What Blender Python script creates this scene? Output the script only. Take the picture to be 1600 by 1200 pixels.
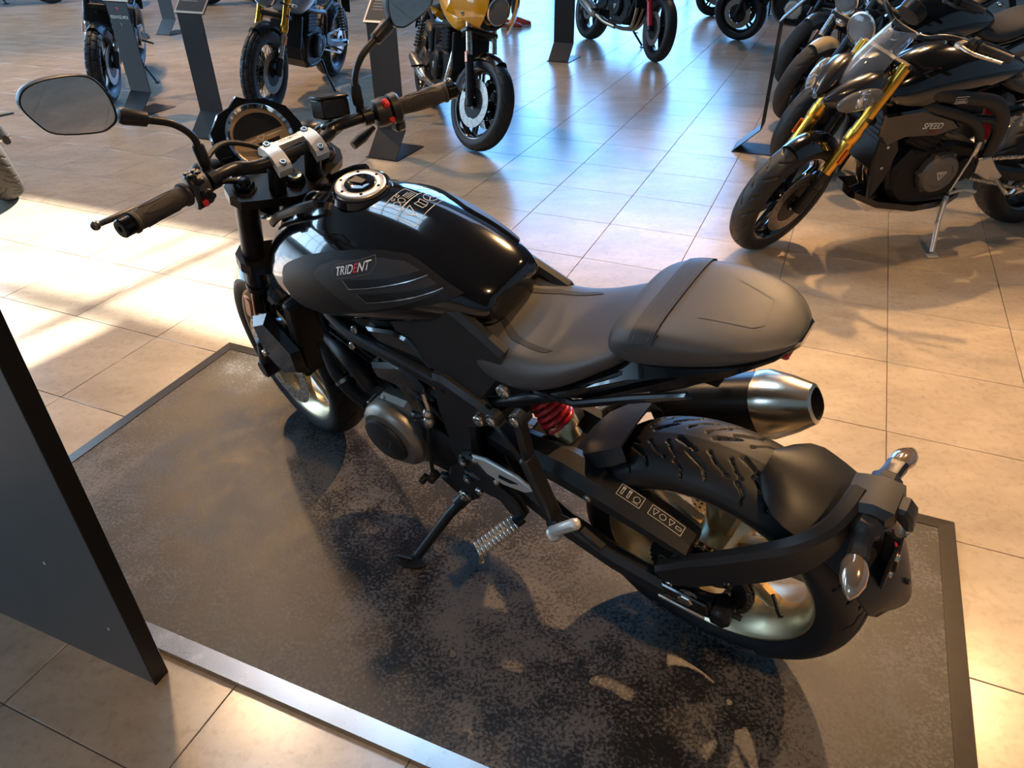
import bpy, bmesh, math, random
from mathutils import Vector, Matrix
from mathutils.bvhtree import BVHTree
random.seed(7)
PI = math.pi
for o in list(bpy.data.objects): bpy.data.objects.remove(o)
SC = bpy.context.scene
COL = SC.collection
# ---------------- camera ----------------
F_PX, PITCH, ROLL, CAM_H = 1139.92, math.radians(34.618), math.radians(-0.7286), 1.5056
cd = bpy.data.cameras.new('camera'); cam = bpy.data.objects.new('camera', cd); COL.objects.link(cam)
cd.sensor_fit = 'HORIZONTAL'; cd.sensor_width = 36.0; cd.lens = 36.0*F_PX/1600.0
cd.clip_start = 0.02; cd.clip_end = 200
_fw = Vector((0, math.cos(PITCH), -math.sin(PITCH))); _rt = Vector((1,0,0)); _up = Vector((0, math.sin(PITCH), math.cos(PITCH)))
_r = _rt*math.cos(ROLL)+_up*math.sin(ROLL); _u = _up*math.cos(ROLL)-_rt*math.sin(ROLL)
cam.matrix_world = Matrix(((_r.x,_u.x,-_fw.x,0),(_r.y,_u.y,-_fw.y,0),(_r.z,_u.z,-_fw.z,CAM_H),(0,0,0,1)))
SC.camera = cam
# ---------------- world, sun, exposure ----------------
w = bpy.data.worlds.new('world'); SC.world = w; w.use_nodes = True
nt = w.node_tree; bg = nt.nodes['Background']
bg.inputs['Color'].default_value = (0.42, 0.62, 1.0, 1); bg.inputs['Strength'].default_value = 1.2
SUN_AZ, SUN_EL = math.radians(58.0), math.radians(40.0)      # direction towards the sun
sd = bpy.data.lights.new('sun', 'SUN'); sd.energy = 14.0; sd.angle = math.radians(0.5); sd.color = (1.0, 0.93, 0.80)
sun = bpy.data.objects.new('sun', sd); COL.objects.link(sun)
SUN_DIR = Vector((math.cos(SUN_AZ)*math.cos(SUN_EL), math.sin(SUN_AZ)*math.cos(SUN_EL), math.sin(SUN_EL)))
sun.rotation_euler = SUN_DIR.to_track_quat('Z','Y').to_euler()
VS = SC.view_settings
SC.display_settings.display_device = 'sRGB'
VS.view_transform = 'Standard'; VS.look = 'None'; VS.gamma = 1.0; VS.use_curve_mapping = False
VS.exposure = 0.92
# ---------------- materials ----------------
MATS = {}
def mat(name, col, rough=0.5, metal=0.0, coat=0.0, noise=0.0, nscale=40.0, bump=0.0, bscale=200.0, emit=None, estr=0.0, trans=0.0, spec=0.5, rvar=0.0, col2=None, ior=1.45):
    if name in MATS: return MATS[name]
    m = bpy.data.materials.new(name); m.use_nodes = True
    t = m.node_tree; p = t.nodes['Principled BSDF']; L = t.links
    c = tuple(col)+(1,)
    p.inputs['Base Color'].default_value = c; p.inputs['Roughness'].default_value = rough; p.inputs['Metallic'].default_value = metal
    p.inputs['Coat Weight'].default_value = coat; p.inputs['Coat Roughness'].default_value = 0.04
    p.inputs['Specular IOR Level'].default_value = spec; p.inputs['Transmission Weight'].default_value = trans; p.inputs['IOR'].default_value = ior
    if emit: p.inputs['Emission Color'].default_value = tuple(emit)+(1,); p.inputs['Emission Strength'].default_value = estr
    tc = t.nodes.new('ShaderNodeTexCoord')
    if noise or rvar:
        n = t.nodes.new('ShaderNodeTexNoise'); n.inputs['Scale'].default_value = nscale; n.inputs['Detail'].default_value = 5; L.new(tc.outputs['Object'], n.inputs['Vector'])
        if noise:
            mx = t.nodes.new('ShaderNodeMix'); mx.data_type = 'RGBA'
            k = 1-noise; d = tuple(x*k for x in col) if col2 is None else tuple(col2)
            mx.inputs[6].default_value = d+(1,); mx.inputs[7].default_value = c
            L.new(n.outputs['Fac'], mx.inputs[0]); L.new(mx.outputs[2], p.inputs['Base Color'])
        if rvar:
            mr = t.nodes.new('ShaderNodeMapRange'); mr.inputs[3].default_value = max(0.02, rough-rvar); mr.inputs[4].default_value = rough+rvar
            L.new(n.outputs['Fac'], mr.inputs[0]); L.new(mr.outputs[0], p.inputs['Roughness'])
    if bump:
        n2 = t.nodes.new('ShaderNodeTexNoise'); n2.inputs['Scale'].default_value = bscale; n2.inputs['Detail'].default_value = 3; L.new(tc.outputs['Object'], n2.inputs['Vector'])
        b = t.nodes.new('ShaderNodeBump'); b.inputs['Strength'].default_value = bump; b.inputs['Distance'].default_value = 0.002
        L.new(n2.outputs['Fac'], b.inputs['Height']); L.new(b.outputs['Normal'], p.inputs['Normal'])
    MATS[name] = m
    return m
GLOSS = mat('gloss_black_paint', (0.004,0.004,0.005), 0.12, 0, 1.0, rvar=0.02, nscale=3)
MATTE = mat('matte_black_plastic', (0.016,0.0165,0.018), 0.42, 0, 0, noise=0.2, nscale=60, bump=0.08, bscale=900)
SATIN = mat('satin_black_metal', (0.015,0.015,0.016), 0.36, 0.3, 0, rvar=0.06, nscale=30)
DARK = mat('dark_cast_metal', (0.012,0.012,0.013), 0.5, 0.4, 0, noise=0.3, nscale=50, bump=0.1, bscale=500)
COVER = mat('bronze_grey_engine_cover', (0.24,0.215,0.185), 0.40, 0.75, 0, rvar=0.08, nscale=80)
RUBBER = mat('tyre_rubber', (0.012,0.0125,0.014), 0.50, 0, 0, noise=0.25, nscale=25, bump=0.05, bscale=700)
RUBDUST = mat('dusty_tyre_rubber', (0.06,0.052,0.045), 0.75, 0, 0, noise=0.4, nscale=18)
GRIP = mat('grip_rubber', (0.06,0.05,0.042), 0.62, 0, 0, noise=0.2, bump=0.2, bscale=900)
GOLDRIM = mat('champagne_gold_rim', (0.62,0.50,0.30), 0.30, 0.85, 0.25, rvar=0.05, nscale=20)
GOLDF = mat('gold_anodised_fork', (0.82,0.42,0.06), 0.25, 0.95, 0, rvar=0.04)
STEEL = mat('brushed_steel', (0.62,0.58,0.52), 0.28, 1.0, 0, rvar=0.08, nscale=60)
CHROME = mat('chrome', (0.80,0.80,0.80), 0.08, 1.0, rvar=0.02)
ALU = mat('silver_aluminium', (0.66,0.62,0.55), 0.38, 0.85, 0, rvar=0.06, nscale=80)
ALUW = mat('pale_cast_aluminium', (0.70,0.68,0.64), 0.42, 0.55, 0, rvar=0.06, nscale=80)
SEAT = mat('seat_vinyl', (0.058,0.055,0.053), 0.46, 0, 0, noise=0.15, nscale=80, bump=0.12, bscale=1400)
BRUSH = mat('brushed_silencer_steel', (0.66,0.58,0.46), 0.24, 1.0, 0, noise=.06, nscale=200)
PADM = mat('soft_black_pad', (0.008,0.008,0.0085), 0.5, 0, 0, noise=0.2, nscale=60, bump=0.05, bscale=900, spec=.35)
RED = mat('red_paint', (0.55,0.012,0.02), 0.3, 0, 0.5)
REDB = mat('red_switch', (0.75,0.03,0.03), 0.4)
ORANGE = mat('orange_reflector', (0.85,0.22,0.02), 0.2, 0, 0.6, noise=0.3, nscale=300)
AMBER = mat('smoked_indicator_lens', (0.40,0.30,0.22), 0.12, 0.7, 1.0)
LENS = mat('clear_lens', (0.85,0.9,0.95), 0.03, 0, 0, trans=0.9)
REFL = mat('headlight_reflector', (0.92,0.92,0.92), 0.12, 1.0, noise=0.35, nscale=60)
WHITE = mat('white_print', (0.75,0.75,0.73), 0.5, noise=0.1)
DGLASS = mat('dark_display_glass', (0.02,0.02,0.022), 0.06, 0, 1.0, rvar=0.01)
TANF = mat('tan_gauge_face', (0.42,0.29,0.17), 0.35, 0.2, noise=0.15)
MIRROR = mat('mirror_glass', (0.88,0.88,0.88), 0.02, 1.0, rvar=0.005)
YEL = mat('yellow_paint', (0.85,0.38,0.01), 0.2, 0, 1.0, noise=0.1, nscale=5)
CREAM = mat('cream_paint', (0.70,0.52,0.28), 0.3, 0, 0.6, noise=0.1, nscale=6)
GREYP = mat('grey_paint', (0.11,0.10,0.095), 0.35, 0, 0.4, noise=0.15, nscale=6)
PIPE = mat('heat_tinted_steel_pipe', (0.42,0.34,0.25), 0.25, 1.0, noise=0.3, nscale=12)
WIRE = mat('cable_rubber', (0.02,0.019,0.018), 0.5, noise=0.2)
BLUEG = mat('blue_grey_paint', (0.20,0.30,0.42), 0.2, 0, 0.8, noise=0.15, nscale=5)
BROWNSEAT = mat('tan_leather', (0.45,0.28,0.15), 0.5, noise=0.2)
CARDB = mat('dark_stand_steel', (0.022,0.022,0.024), 0.38, 0.4, rvar=0.06, nscale=12)
BEIGE = mat('pale_frame_paint', (0.60,0.56,0.50), 0.4, 0.3, noise=0.1)
# ---------------- mesh builder ----------------
def V(*a): return Vector(a)
def cr(pts, sub, closed=False):
    P = [Vector(p) for p in pts]; n = len(P); out = []
    rng = range(n) if closed else range(n-1)
    for i in rng:
        p1, p2 = P[i], P[(i+1)%n]
        p0 = P[i-1] if (closed or i>0) else p1*2-p2
        p3 = P[(i+2)%n] if (closed or i+2<n) else p2*2-p1
        for k in range(sub):
            t = k/sub; t2 = t*t; t3 = t2*t
            out.append(0.5*((2*p1)+(p2-p0)*t+(2*p0-5*p1+4*p2-p3)*t2+(3*p1-p0-3*p2+p3)*t3))
    if not closed: out.append(P[-1])
    return out
def lerp_list(r, n, m):
    if not isinstance(r, (list, tuple)): return [r]*m
    out = []
    for i in range(m):
        t = i*(len(r)-1)/max(1, m-1); k = min(int(t), len(r)-2); f = t-k
        out.append(r[k]*(1-f)+r[k+1]*f)
    return out
SPLIT = {'radiator_shroud','side_panel_insert','seat_side_trim','frame_bolt','hanger_bolt','side_panel','tail_blade','frame_plate','subframe','engine_bolts','heel_bolt','clamp_bolt','filler_screw','silencer_rivet','sprocket_bolts','bracket_bolt','brake_hose','tank_trim','mudguard_stay','guard_bolts','coolant_hose','hanger_boss','frame_tube','seat_panel_line','frame','silencer_bracket','card_print','wiring','plate_bracket'}
def islands(g):
    par = list(range(len(g.v)))
    def find(i):
        while par[i] != i: par[i] = par[par[i]]; i = par[i]
        return i
    for f in g.f:
        for i in f[1:]: par[find(i)] = find(f[0])
    grp = {}
    for f in g.f: grp.setdefault(find(f[0]), []).append(f)
    out = []
    for fs in grp.values():
        ids = sorted({i for f in fs for i in f}); mp = {i: n for n, i in enumerate(ids)}; q = G(); q.add([g.v[i] for i in ids], [tuple(mp[i] for i in f) for f in fs]); out.append(q)
    return sorted(out, key=lambda q: sum(v.x for v in q.v)/len(q.v))
class G:
    def __init__(s): s.v = []; s.f = []
    def add(s, vs, fs):
        o = len(s.v); s.v += [Vector(v) for v in vs]; s.f += [tuple(i+o for i in f) for f in fs]; return s
    def box(s, c, size, R=None, bev=0.0):
        hx, hy, hz = size[0]/2, size[1]/2, size[2]/2; c = Vector(c)
        b = min(bev, hx*.95, hy*.95, hz*.95); vs = []; idx = {}
        if b <= 0:
            for sx in (-1,1):
                for sy in (-1,1):
                    for sz in (-1,1): idx[sx,sy,sz] = len(vs); vs.append(V(sx*hx,sy*hy,sz*hz))
            q = lambda *k: tuple(idx[i] for i in k)
            fs = [q((-1,-1,-1),(-1,-1,1),(-1,1,1),(-1,1,-1)), q((1,-1,-1),(1,1,-1),(1,1,1),(1,-1,1)), q((-1,-1,-1),(1,-1,-1),(1,-1,1),(-1,-1,1)),
                  q((-1,1,-1),(-1,1,1),(1,1,1),(1,1,-1)), q((-1,-1,-1),(-1,1,-1),(1,1,-1),(1,-1,-1)), q((-1,-1,1),(1,-1,1),(1,1,1),(-1,1,1))]
        else:
            for sx in (-1,1):
                for sy in (-1,1):
                    for sz in (-1,1):
                        for a in range(3):
                            h = [hx-b, hy-b, hz-b]; h[a] += b
                            idx[sx,sy,sz,a] = len(vs); vs.append(V(sx*h[0], sy*h[1], sz*h[2]))
            fs = []
            for a in range(3):
                u, w_ = [i for i in range(3) if i != a]
                for sg in (-1,1):
                    r = []
                    for su, sw in ((-1,-1),(1,-1),(1,1),(-1,1)):
                        k = [0,0,0]; k[a] = sg; k[u] = su; k[w_] = sw; r.append(idx[tuple(k)+(a,)])
                    fs.append(tuple(r))
                for su in (-1,1):
                    for sw in (-1,1):
                        k0 = [0,0,0]; k1 = [0,0,0]; k0[a] = -1; k1[a] = 1
                        for k in (k0,k1): k[u] = su; k[w_] = sw
                        fs.append((idx[tuple(k0)+(u,)], idx[tuple(k1)+(u,)], idx[tuple(k1)+(w_,)], idx[tuple(k0)+(w_,)]))
            for sx in (-1,1):
                for sy in (-1,1):
                    for sz in (-1,1): fs.append(tuple(idx[sx,sy,sz,a] for a in range(3)))
        if R is not None: vs = [R @ v for v in vs]
        return s.add([v+c for v in vs], fs)
    def bar(s, a, b, w_, h, up=(0,0,1), bev=0.0):
        a = Vector(a); b = Vector(b); d = b-a; L = d.length; x = d.normalized(); u = Vector(up); y = u.cross(x)
        if y.length < 1e-4: y = V(0,1,0)
        y.normalize(); z = x.cross(y)
        R = Matrix((x,y,z)).transposed()
        return s.box((a+b)/2, (L,w_,h), R, bev)
    def tube(s, pts, r, n=10, sub=0, closed=False, caps=True, flat=1.0, upv=None):
        P = cr(pts, sub, closed) if sub else [Vector(p) for p in pts]
        m = len(P); rr = lerp_list(r, len(pts), m)
        T = []
        for i in range(m):
            a = P[i-1] if (i>0 or closed) else P[i]; b = P[(i+1)%m] if (i<m-1 or closed) else P[i]
            T.append((b-a).normalized())
        u = Vector(upv) if upv else (V(0,0,1) if abs(T[0].z) < .9 else V(1,0,0))
        u = (u-T[0]*u.dot(T[0])).normalized(); vs = []; fs = []
        for i in range(m):
            u = (u-T[i]*u.dot(T[i])).normalized(); w_ = T[i].cross(u)
            for k in range(n):
                a = 2*PI*k/n; vs.append(P[i]+u*(math.cos(a)*rr[i])+w_*(math.sin(a)*rr[i]*flat))
        for i in range(m if closed else m-1):
            for k in range(n):
                j = (i+1)%m; fs.append((i*n+k, i*n+(k+1)%n, j*n+(k+1)%n, j*n+k))
        if caps and not closed: fs += [tuple(range(n-1,-1,-1)), tuple((m-1)*n+k for k in range(n))]
        return s.add(vs, fs)
    def lathe(s, prof, o, ax, n=32, loop=False, caps=True, a0=0.0, a1=2*PI):
        o = Vector(o); z = Vector(ax).normalized(); x = V(1,0,0) if abs(z.x) < .8 else V(0,0,1)
        x = (x-z*x.dot(z)).normalized(); y = z.cross(x); vs = []; fs = []; m = len(prof)
        full = abs(a1-a0-2*PI) < 1e-6; k_n = n if full else n+1
        for k in range(k_n):
            a = a0+(a1-a0)*k/n; d = x*math.cos(a)+y*math.sin(a)
            for r, h in prof: vs.append(o+d*r+z*h)
        for k in range(n):
            k2 = (k+1) % k_n
            for i in range(m if loop else m-1):
                j = (i+1)%m; fs.append((k*m+i, k2*m+i, k2*m+j, k*m+j))
        if full and caps and not loop:
            if prof[0][0] > 1e-5: fs.append(tuple(k*m for k in range(n-1,-1,-1)))
            if prof[-1][0] > 1e-5: fs.append(tuple(k*m+m-1 for k in range(n)))
        return s.add(vs, fs)
    def cyl(s, a, b, r, n=20, bev=0.0, r2=None):
        a = Vector(a); b = Vector(b); L = (b-a).length; r2 = r if r2 is None else r2
        pr = [(r-bev,0),(r,bev),(r2,L-bev),(r2-bev,L)] if bev else [(r,0),(r2,L)]
        return s.lathe(pr, a, b-a, n)
    def hexnut(s, a, b, r): return s.lathe([(r*.9,0),(r,(Vector(b)-Vector(a)).length*.15),(r,(Vector(b)-Vector(a)).length*.8),(r*.85,(Vector(b)-Vector(a)).length)], a, Vector(b)-Vector(a), 6)
    def bolt(s, c, ax, r=.008, h=.006):
        c = Vector(c); ax = Vector(ax).normalized()
        return s.lathe([(r,-.002),(r,h*.7),(r*.8,h),(r*.5,h),(r*.45,h*.4),(0.0001,h*.4)], c, ax, 14)
    def loft(s, rings, closed=True, cap0=True, cap1=True):
        n = len(rings[0]); vs = [p for r in rings for p in r]; fs = []
        for i in range(len(rings)-1):
            for k in range(n if closed else n-1):
                j = (k+1)%n; fs.append((i*n+k, i*n+j, (i+1)*n+j, (i+1)*n+k))
        if cap0: fs.append(tuple(range(n-1,-1,-1)))
        if cap1: fs.append(tuple((len(rings)-1)*n+k for k in range(n)))
        return s.add(vs, fs)
    def prism(s, poly, y0, y1, bev=0.0, ax='xz'):
        n = len(poly); A = sum(poly[i][0]*poly[(i+1)%n][1]-poly[(i+1)%n][0]*poly[i][1] for i in range(n))
        P = [Vector(p).to_2d() if len(p) > 2 else Vector(p) for p in poly]
        if A < 0: P.reverse()
        def inset(d):
            out = []
            for i in range(n):
                e0 = (P[i]-P[i-1]).normalized(); e1 = (P[(i+1)%n]-P[i]).normalized()
                n0 = Vector((-e0.y,e0.x)); n1 = Vector((-e1.y,e1.x)); q = n0+n1
                den = max(.35, 1+n0.dot(n1)); out.append(P[i]+q*(d/den))
            return out
        def put(p, y): return (p.x, y, p.y) if ax == 'xz' else ((p.x, p.y, y) if ax == 'xy' else (y, p.x, p.y))
        if bev: R = [(inset(bev), y0),(P, y0+bev),(P, y1-bev),(inset(bev), y1)]
        else: R = [(P, y0),(P, y1)]
        return s.loft([[put(p, y) for p in q] for q, y in R])
    def ball(s, c, r, n=16, m=10):
        if not isinstance(r, (list,tuple)): r = (r,r,r)
        c = Vector(c); vs = []; fs = []
        for i in range(m+1):
            t = PI*i/m
            for k in range(n):
                a = 2*PI*k/n; vs.append(c+V(r[0]*math.sin(t)*math.cos(a), r[1]*math.sin(t)*math.sin(a), r[2]*math.cos(t)))
        for i in range(m):
            for k in range(n): fs.append((i*n+k, (i+1)*n+k, (i+1)*n+(k+1)%n, i*n+(k+1)%n))
        return s.add(vs, fs)
    def map(s, fn): s.v = [Vector(fn(v)) for v in s.v]; return s
    def mirror(s):      # adds the copy mirrored in y
        o = len(s.v); s.v += [V(v.x,-v.y,v.z) for v in s.v]; s.f += [tuple(i+o for i in reversed(f)) for f in s.f]; return s
    def build(s, name, m, parent=None, sharp=38, sub=0, label=None):
        if name in SPLIT:
            parts = islands(s)
            if len(parts) > 1:
                os_ = [q.build1(name, m, parent, sharp, sub, label) for q in parts]; return os_[0]
        return s.build1(name, m, parent, sharp, sub, label)
    def build1(s, name, m, parent=None, sharp=38, sub=0, label=None):
        me = bpy.data.meshes.new(name); me.from_pydata([tuple(v) for v in s.v], [], s.f)
        bm = bmesh.new(); bm.from_mesh(me); bmesh.ops.remove_doubles(bm, verts=bm.verts, dist=1e-6)
        bmesh.ops.recalc_face_normals(bm, faces=bm.faces); bm.to_mesh(me); bm.free()
        me.polygons.foreach_set('use_smooth', [True]*len(me.polygons))
        if sharp < 180: me.set_sharp_from_angle(angle=math.radians(sharp))
        if m is not None: me.materials.append(m)
        o = bpy.data.objects.new(name, me); COL.objects.link(o)
        if parent is not None: o.parent = parent
        if sub: md = o.modifiers.new('subdivision', 'SUBSURF'); md.levels = sub; md.render_levels = sub
        if label: o['label'] = label
        return o
def thing(name, label, cat, M=None, group=None):
    o = bpy.data.objects.new(name, None); COL.objects.link(o); o.empty_display_size = .1
    if M is not None: o.matrix_world = M
    o['label'] = label; o['category'] = cat
    if group: o['group'] = group
    return o
def tag(o, label=None, cat=None, group=None, kind=None):
    for k, v in (('label',label),('category',cat),('group',group),('kind',kind)):
        if v: o[k] = v
    return o
def text_geo(txt, size, shear=0.0):
    c = bpy.data.curves.new('txt', 'FONT'); c.body = txt; c.size = size; c.align_x = 'CENTER'; c.align_y = 'CENTER'; c.shear = shear; c.offset = size*.012
    o = bpy.data.objects.new('txt', c); COL.objects.link(o)
    dg = bpy.context.evaluated_depsgraph_get(); me = bpy.data.meshes.new_from_object(o.evaluated_get(dg))
    g = G(); g.add([v.co.copy() for v in me.vertices], [tuple(p.vertices) for p in me.polygons])
    bpy.data.objects.remove(o); bpy.data.curves.remove(c); bpy.data.meshes.remove(me)
    return g
def bvh_of(o):
    bpy.context.view_layer.update(); dg = bpy.context.evaluated_depsgraph_get(); e = o.evaluated_get(dg); me = e.to_mesh()
    t = BVHTree.FromPolygons([v.co.copy() for v in me.vertices], [tuple(p.vertices) for p in me.polygons]); e.to_mesh_clear(); return t
def patch(g, poly, bvh, off, M=20, N=8, axis='y', sgn=1, th=0.004, uv=None):
    """grid inside a 2D outline, laid onto a surface (ray cast along an axis) with a skirt of thickness th"""
    xs = [p[0] for p in poly]; x0, x1 = min(xs)+1e-5, max(xs)-1e-5; n = len(poly)
    rows = []
    for i in range(M+1):
        x = x0+(x1-x0)*i/M; zs = []
        for k in range(n):
            a, b = poly[k], poly[(k+1)%n]
            if (a[0]-x)*(b[0]-x) <= 0 and abs(a[0]-b[0]) > 1e-9: zs.append(a[1]+(b[1]-a[1])*(x-a[0])/(b[0]-a[0]))
        lo, hi = min(zs), max(zs); rows.append([(x, lo+(hi-lo)*j/N) for j in range(N+1)])
    def cast(a, b_):
        if uv: a, b_ = uv(a, b_)
        if axis == 'y': org, d = V(a, sgn*1.0, b_), V(0,-sgn,0)
        elif axis == 'z': org, d = V(a, b_, 2.0), V(0,0,-1)
        else: org, d = V(sgn*3, a, b_), V(-sgn,0,0)
        h = bvh.ray_cast(org, d)
        if h[0] is None: h = bvh.find_nearest(org+d*(1.0-.1 if axis == 'y' else 1.0))
        nn = h[1]
        if nn.dot(d) > 0: nn = -nn
        return h[0], nn
    top = []; bot = []
    for r in rows:
        for a, b_ in r:
            p, nn = cast(a, b_); top.append(p+nn*off); bot.append(p+nn*(off-th))
    W_ = N+1; fs = []
    for i in range(M):
        for j in range(N): fs.append((i*W_+j, (i+1)*W_+j, (i+1)*W_+j+1, i*W_+j+1))
    o = len(top); rim = [i*W_ for i in range(M+1)]+[M*W_+j for j in range(1,N+1)]+[i*W_+N for i in range(M-1,-1,-1)]+[j for j in range(N-1,0,-1)]
    for k in range(len(rim)): a, b_ = rim[k], rim[(k+1)%len(rim)]; fs.append((a, b_, b_+o, a+o))
    g.add(top+bot, fs); return g
def lay(g, bvh, off, uv, axis='y', sgn=1):
    """maps flat geometry (u,v) through uv() onto a surface"""
    out = []
    for v in g.v:
        a, b_ = uv(v.x, v.y)
        if axis == 'y': org, d = V(a, sgn*1.0, b_), V(0,-sgn,0)
        else: org, d = V(a, b_, 2.0), V(0,0,-1)
        h = bvh.ray_cast(org, d)
        if h[0] is None: h = bvh.find_nearest(org+d)
        nn = h[1]
        if nn.dot(d) > 0: nn = -nn
        out.append(h[0]+nn*off)
    g.v = out; return g
def strips(polys, w_):
    """thin flat line work in the (u,v) plane"""
    g = G()
    for P in polys:
        for i in range(len(P)-1):
            a = Vector(P[i]); b = Vector(P[i+1]); d = b-a
            if d.length < 1e-7: continue
            m = max(1, int(d.length/.012)); nrm = Vector((-d.y, d.x)).normalized()*(w_/2)
            vs = []
            for k in range(m+1): q = a+d*(k/m); vs += [(q.x+nrm.x, q.y+nrm.y, 0), (q.x-nrm.x, q.y-nrm.y, 0)]
            g.add(vs, [(2*k, 2*k+1, 2*k+3, 2*k+2) for k in range(m)])
    return g
def circ2(cx, cy, r, n=20): return [(cx+r*math.cos(2*PI*k/n), cy+r*math.sin(2*PI*k/n)) for k in range(n+1)]
# ---------------- room ----------------
TA = math.radians(66.447); U = V(math.cos(TA), math.sin(TA), 0); W = V(-math.sin(TA), math.cos(TA), 0)
FZ = -0.025                                   # tiled floor level; z = 0 is the top of the display plinth
def P3(u, v, z=0.0): return U*u+W*v+V(0,0,z)
UVM = Matrix(((U.x,W.x,0,0),(U.y,W.y,0,0),(0,0,1,0),(0,0,0,1)))       # (u,v,z) -> world
def uvg(g): return g.map(lambda p: UVM @ p)
CEIL = 7.6; UF, UB, VL, VR = 17.5, -7.5, 14.0, -9.0
def struct(o): o['kind'] = 'structure'; return o
def tile_mat():
    m = bpy.data.materials.new('beige_stone_tile'); m.use_nodes = True; t = m.node_tree; p = t.nodes['Principled BSDF']; L = t.links
    geo = t.nodes.new('ShaderNodeNewGeometry'); oi = t.nodes.new('ShaderNodeObjectInfo')
    add = t.nodes.new('ShaderNodeVectorMath'); add.operation = 'MULTIPLY_ADD'; add.inputs[1].default_value = (1,1,1)
    L.new(geo.outputs['Position'], add.inputs[0]); cmb = t.nodes.new('ShaderNodeCombineXYZ')
    for i in range(3): L.new(oi.outputs['Random'], cmb.inputs[i])
    sc = t.nodes.new('ShaderNodeVectorMath'); sc.operation = 'SCALE'; sc.inputs['Scale'].default_value = 9; L.new(cmb.outputs[0], sc.inputs[0]); L.new(sc.outputs[0], add.inputs[2])
    def noise(scale, det, rough=.6, stretch=None):
        n = t.nodes.new('ShaderNodeTexNoise'); n.inputs['Scale'].default_value = scale; n.inputs['Detail'].default_value = det; n.inputs['Roughness'].default_value = rough
        if stretch:
            mp = t.nodes.new('ShaderNodeMapping'); mp.inputs['Rotation'].default_value = (0,0,-TA); mp.inputs['Scale'].default_value = stretch; L.new(add.outputs[0], mp.inputs[0]); L.new(mp.outputs[0], n.inputs['Vector'])
        else: L.new(add.outputs[0], n.inputs['Vector'])
        return n
    n1 = noise(3.2, 6, .65, (.7,1.6,1)); n2 = noise(38, 4, .7); n3 = noise(1.3, 3)
    cr1 = t.nodes.new('ShaderNodeValToRGB'); e = cr1.color_ramp.elements
    e[0].position = .30; e[0].color = (0.31,0.25,0.185,1); e[1].position = .72; e[1].color = (0.46,0.38,0.29,1)
    L.new(n1.outputs['Fac'], cr1.inputs[0])
    mx = t.nodes.new('ShaderNodeMix'); mx.data_type = 'RGBA'; mx.blend_type = 'MULTIPLY'; mx.inputs[0].default_value = .35
    cr2 = t.nodes.new('ShaderNodeValToRGB'); e = cr2.color_ramp.elements; e[0].position = .28; e[0].color = (.45,.42,.40,1); e[1].position = .5; e[1].color = (1,1,1,1)
    L.new(n2.outputs['Fac'], cr2.inputs[0]); L.new(cr1.outputs[0], mx.inputs[6]); L.new(cr2.outputs[0], mx.inputs[7]); L.new(mx.outputs[2], p.inputs['Base Color'])
    mr = t.nodes.new('ShaderNodeMapRange'); mr.inputs[3].default_value = .17; mr.inputs[4].default_value = .30; L.new(n3.outputs['Fac'], mr.inputs[0]); L.new(mr.outputs[0], p.inputs['Roughness'])
    b = t.nodes.new('ShaderNodeBump'); b.inputs['Strength'].default_value = .05; b.inputs['Distance'].default_value = .002; L.new(n2.outputs['Fac'], b.inputs['Height']); L.new(b.outputs[0], p.inputs['Normal'])
    p.inputs['Specular IOR Level'].default_value = .75
    return m
TILE = tile_mat()
GROUT = mat('dark_grout', (0.10,0.075,0.055), .8, noise=.3)
fl = G(); fl.box(((UF+UB)/2,(VL+VR)/2,FZ-.06),(UF-UB,VL-VR,.112)); floor = struct(uvg(fl).build('floor', GROUT))
TS, O1, O2 = .4594, .07586, .41488
tg = G(); tg.box((0,0,-.006),(TS-.0024,TS-.0024,.012), None, .0012)
tg.map(lambda p: U*p.x+W*p.y+V(0,0,p.z)); tmesh = None
def proj_px(p):
    d = Vector(p)-V(0,0,CAM_H); z = d.dot(_fw)
    if z < .05: return None
    return (800+F_PX*d.dot(_r)/z, 600-F_PX*d.dot(_u)/z, z)
cells = []
for i in range(int((UB-O2)/TS)-1, int((UF-O2)/TS)+1):
    for j in range(int((VR-O1)/TS)-1, int((VL-O1)/TS)+1):
        uc, vc = O2+(i+.5)*TS, O1+(j+.5)*TS
        if not (UB+.2 < uc < UF-.2 and VR+.2 < vc < VL-.2): continue
        hidden = .66 < uc-TS/2 and uc+TS/2 < 1.84 and -.55 < vc-TS/2 and vc+TS/2 < 2.03
        c = P3(uc, vc, FZ); q = proj_px(c); vis = False
        if q and not hidden:
            m_ = 260*1.6/q[2]
            vis = -m_ < q[0] < 1600+m_ and -m_*.3 < q[1] < 1200+m_
        cells.append((q[2] if vis else 1e3+(c.length), uc, vc))
cells.sort(); near = [c for c in cells if c[0] < 1e3][:300]; rest = cells[len(near):]
for k, (d, uc, vc) in enumerate(near):
    if k == 0:
        o = G().add(tg.v, tg.f).build('tile', TILE, floor); tmesh = o.data
    else:
        o = bpy.data.objects.new('tile', tmesh); COL.objects.link(o); o.parent = floor
    o.location = P3(uc, vc, FZ)
fg = G()
for d, uc, vc in rest: fg.add([v+P3(uc,vc,FZ) for v in tg.v], tg.f)
o = fg.build('tile_field', TILE, floor); o['kind'] = 'stuff'
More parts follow.
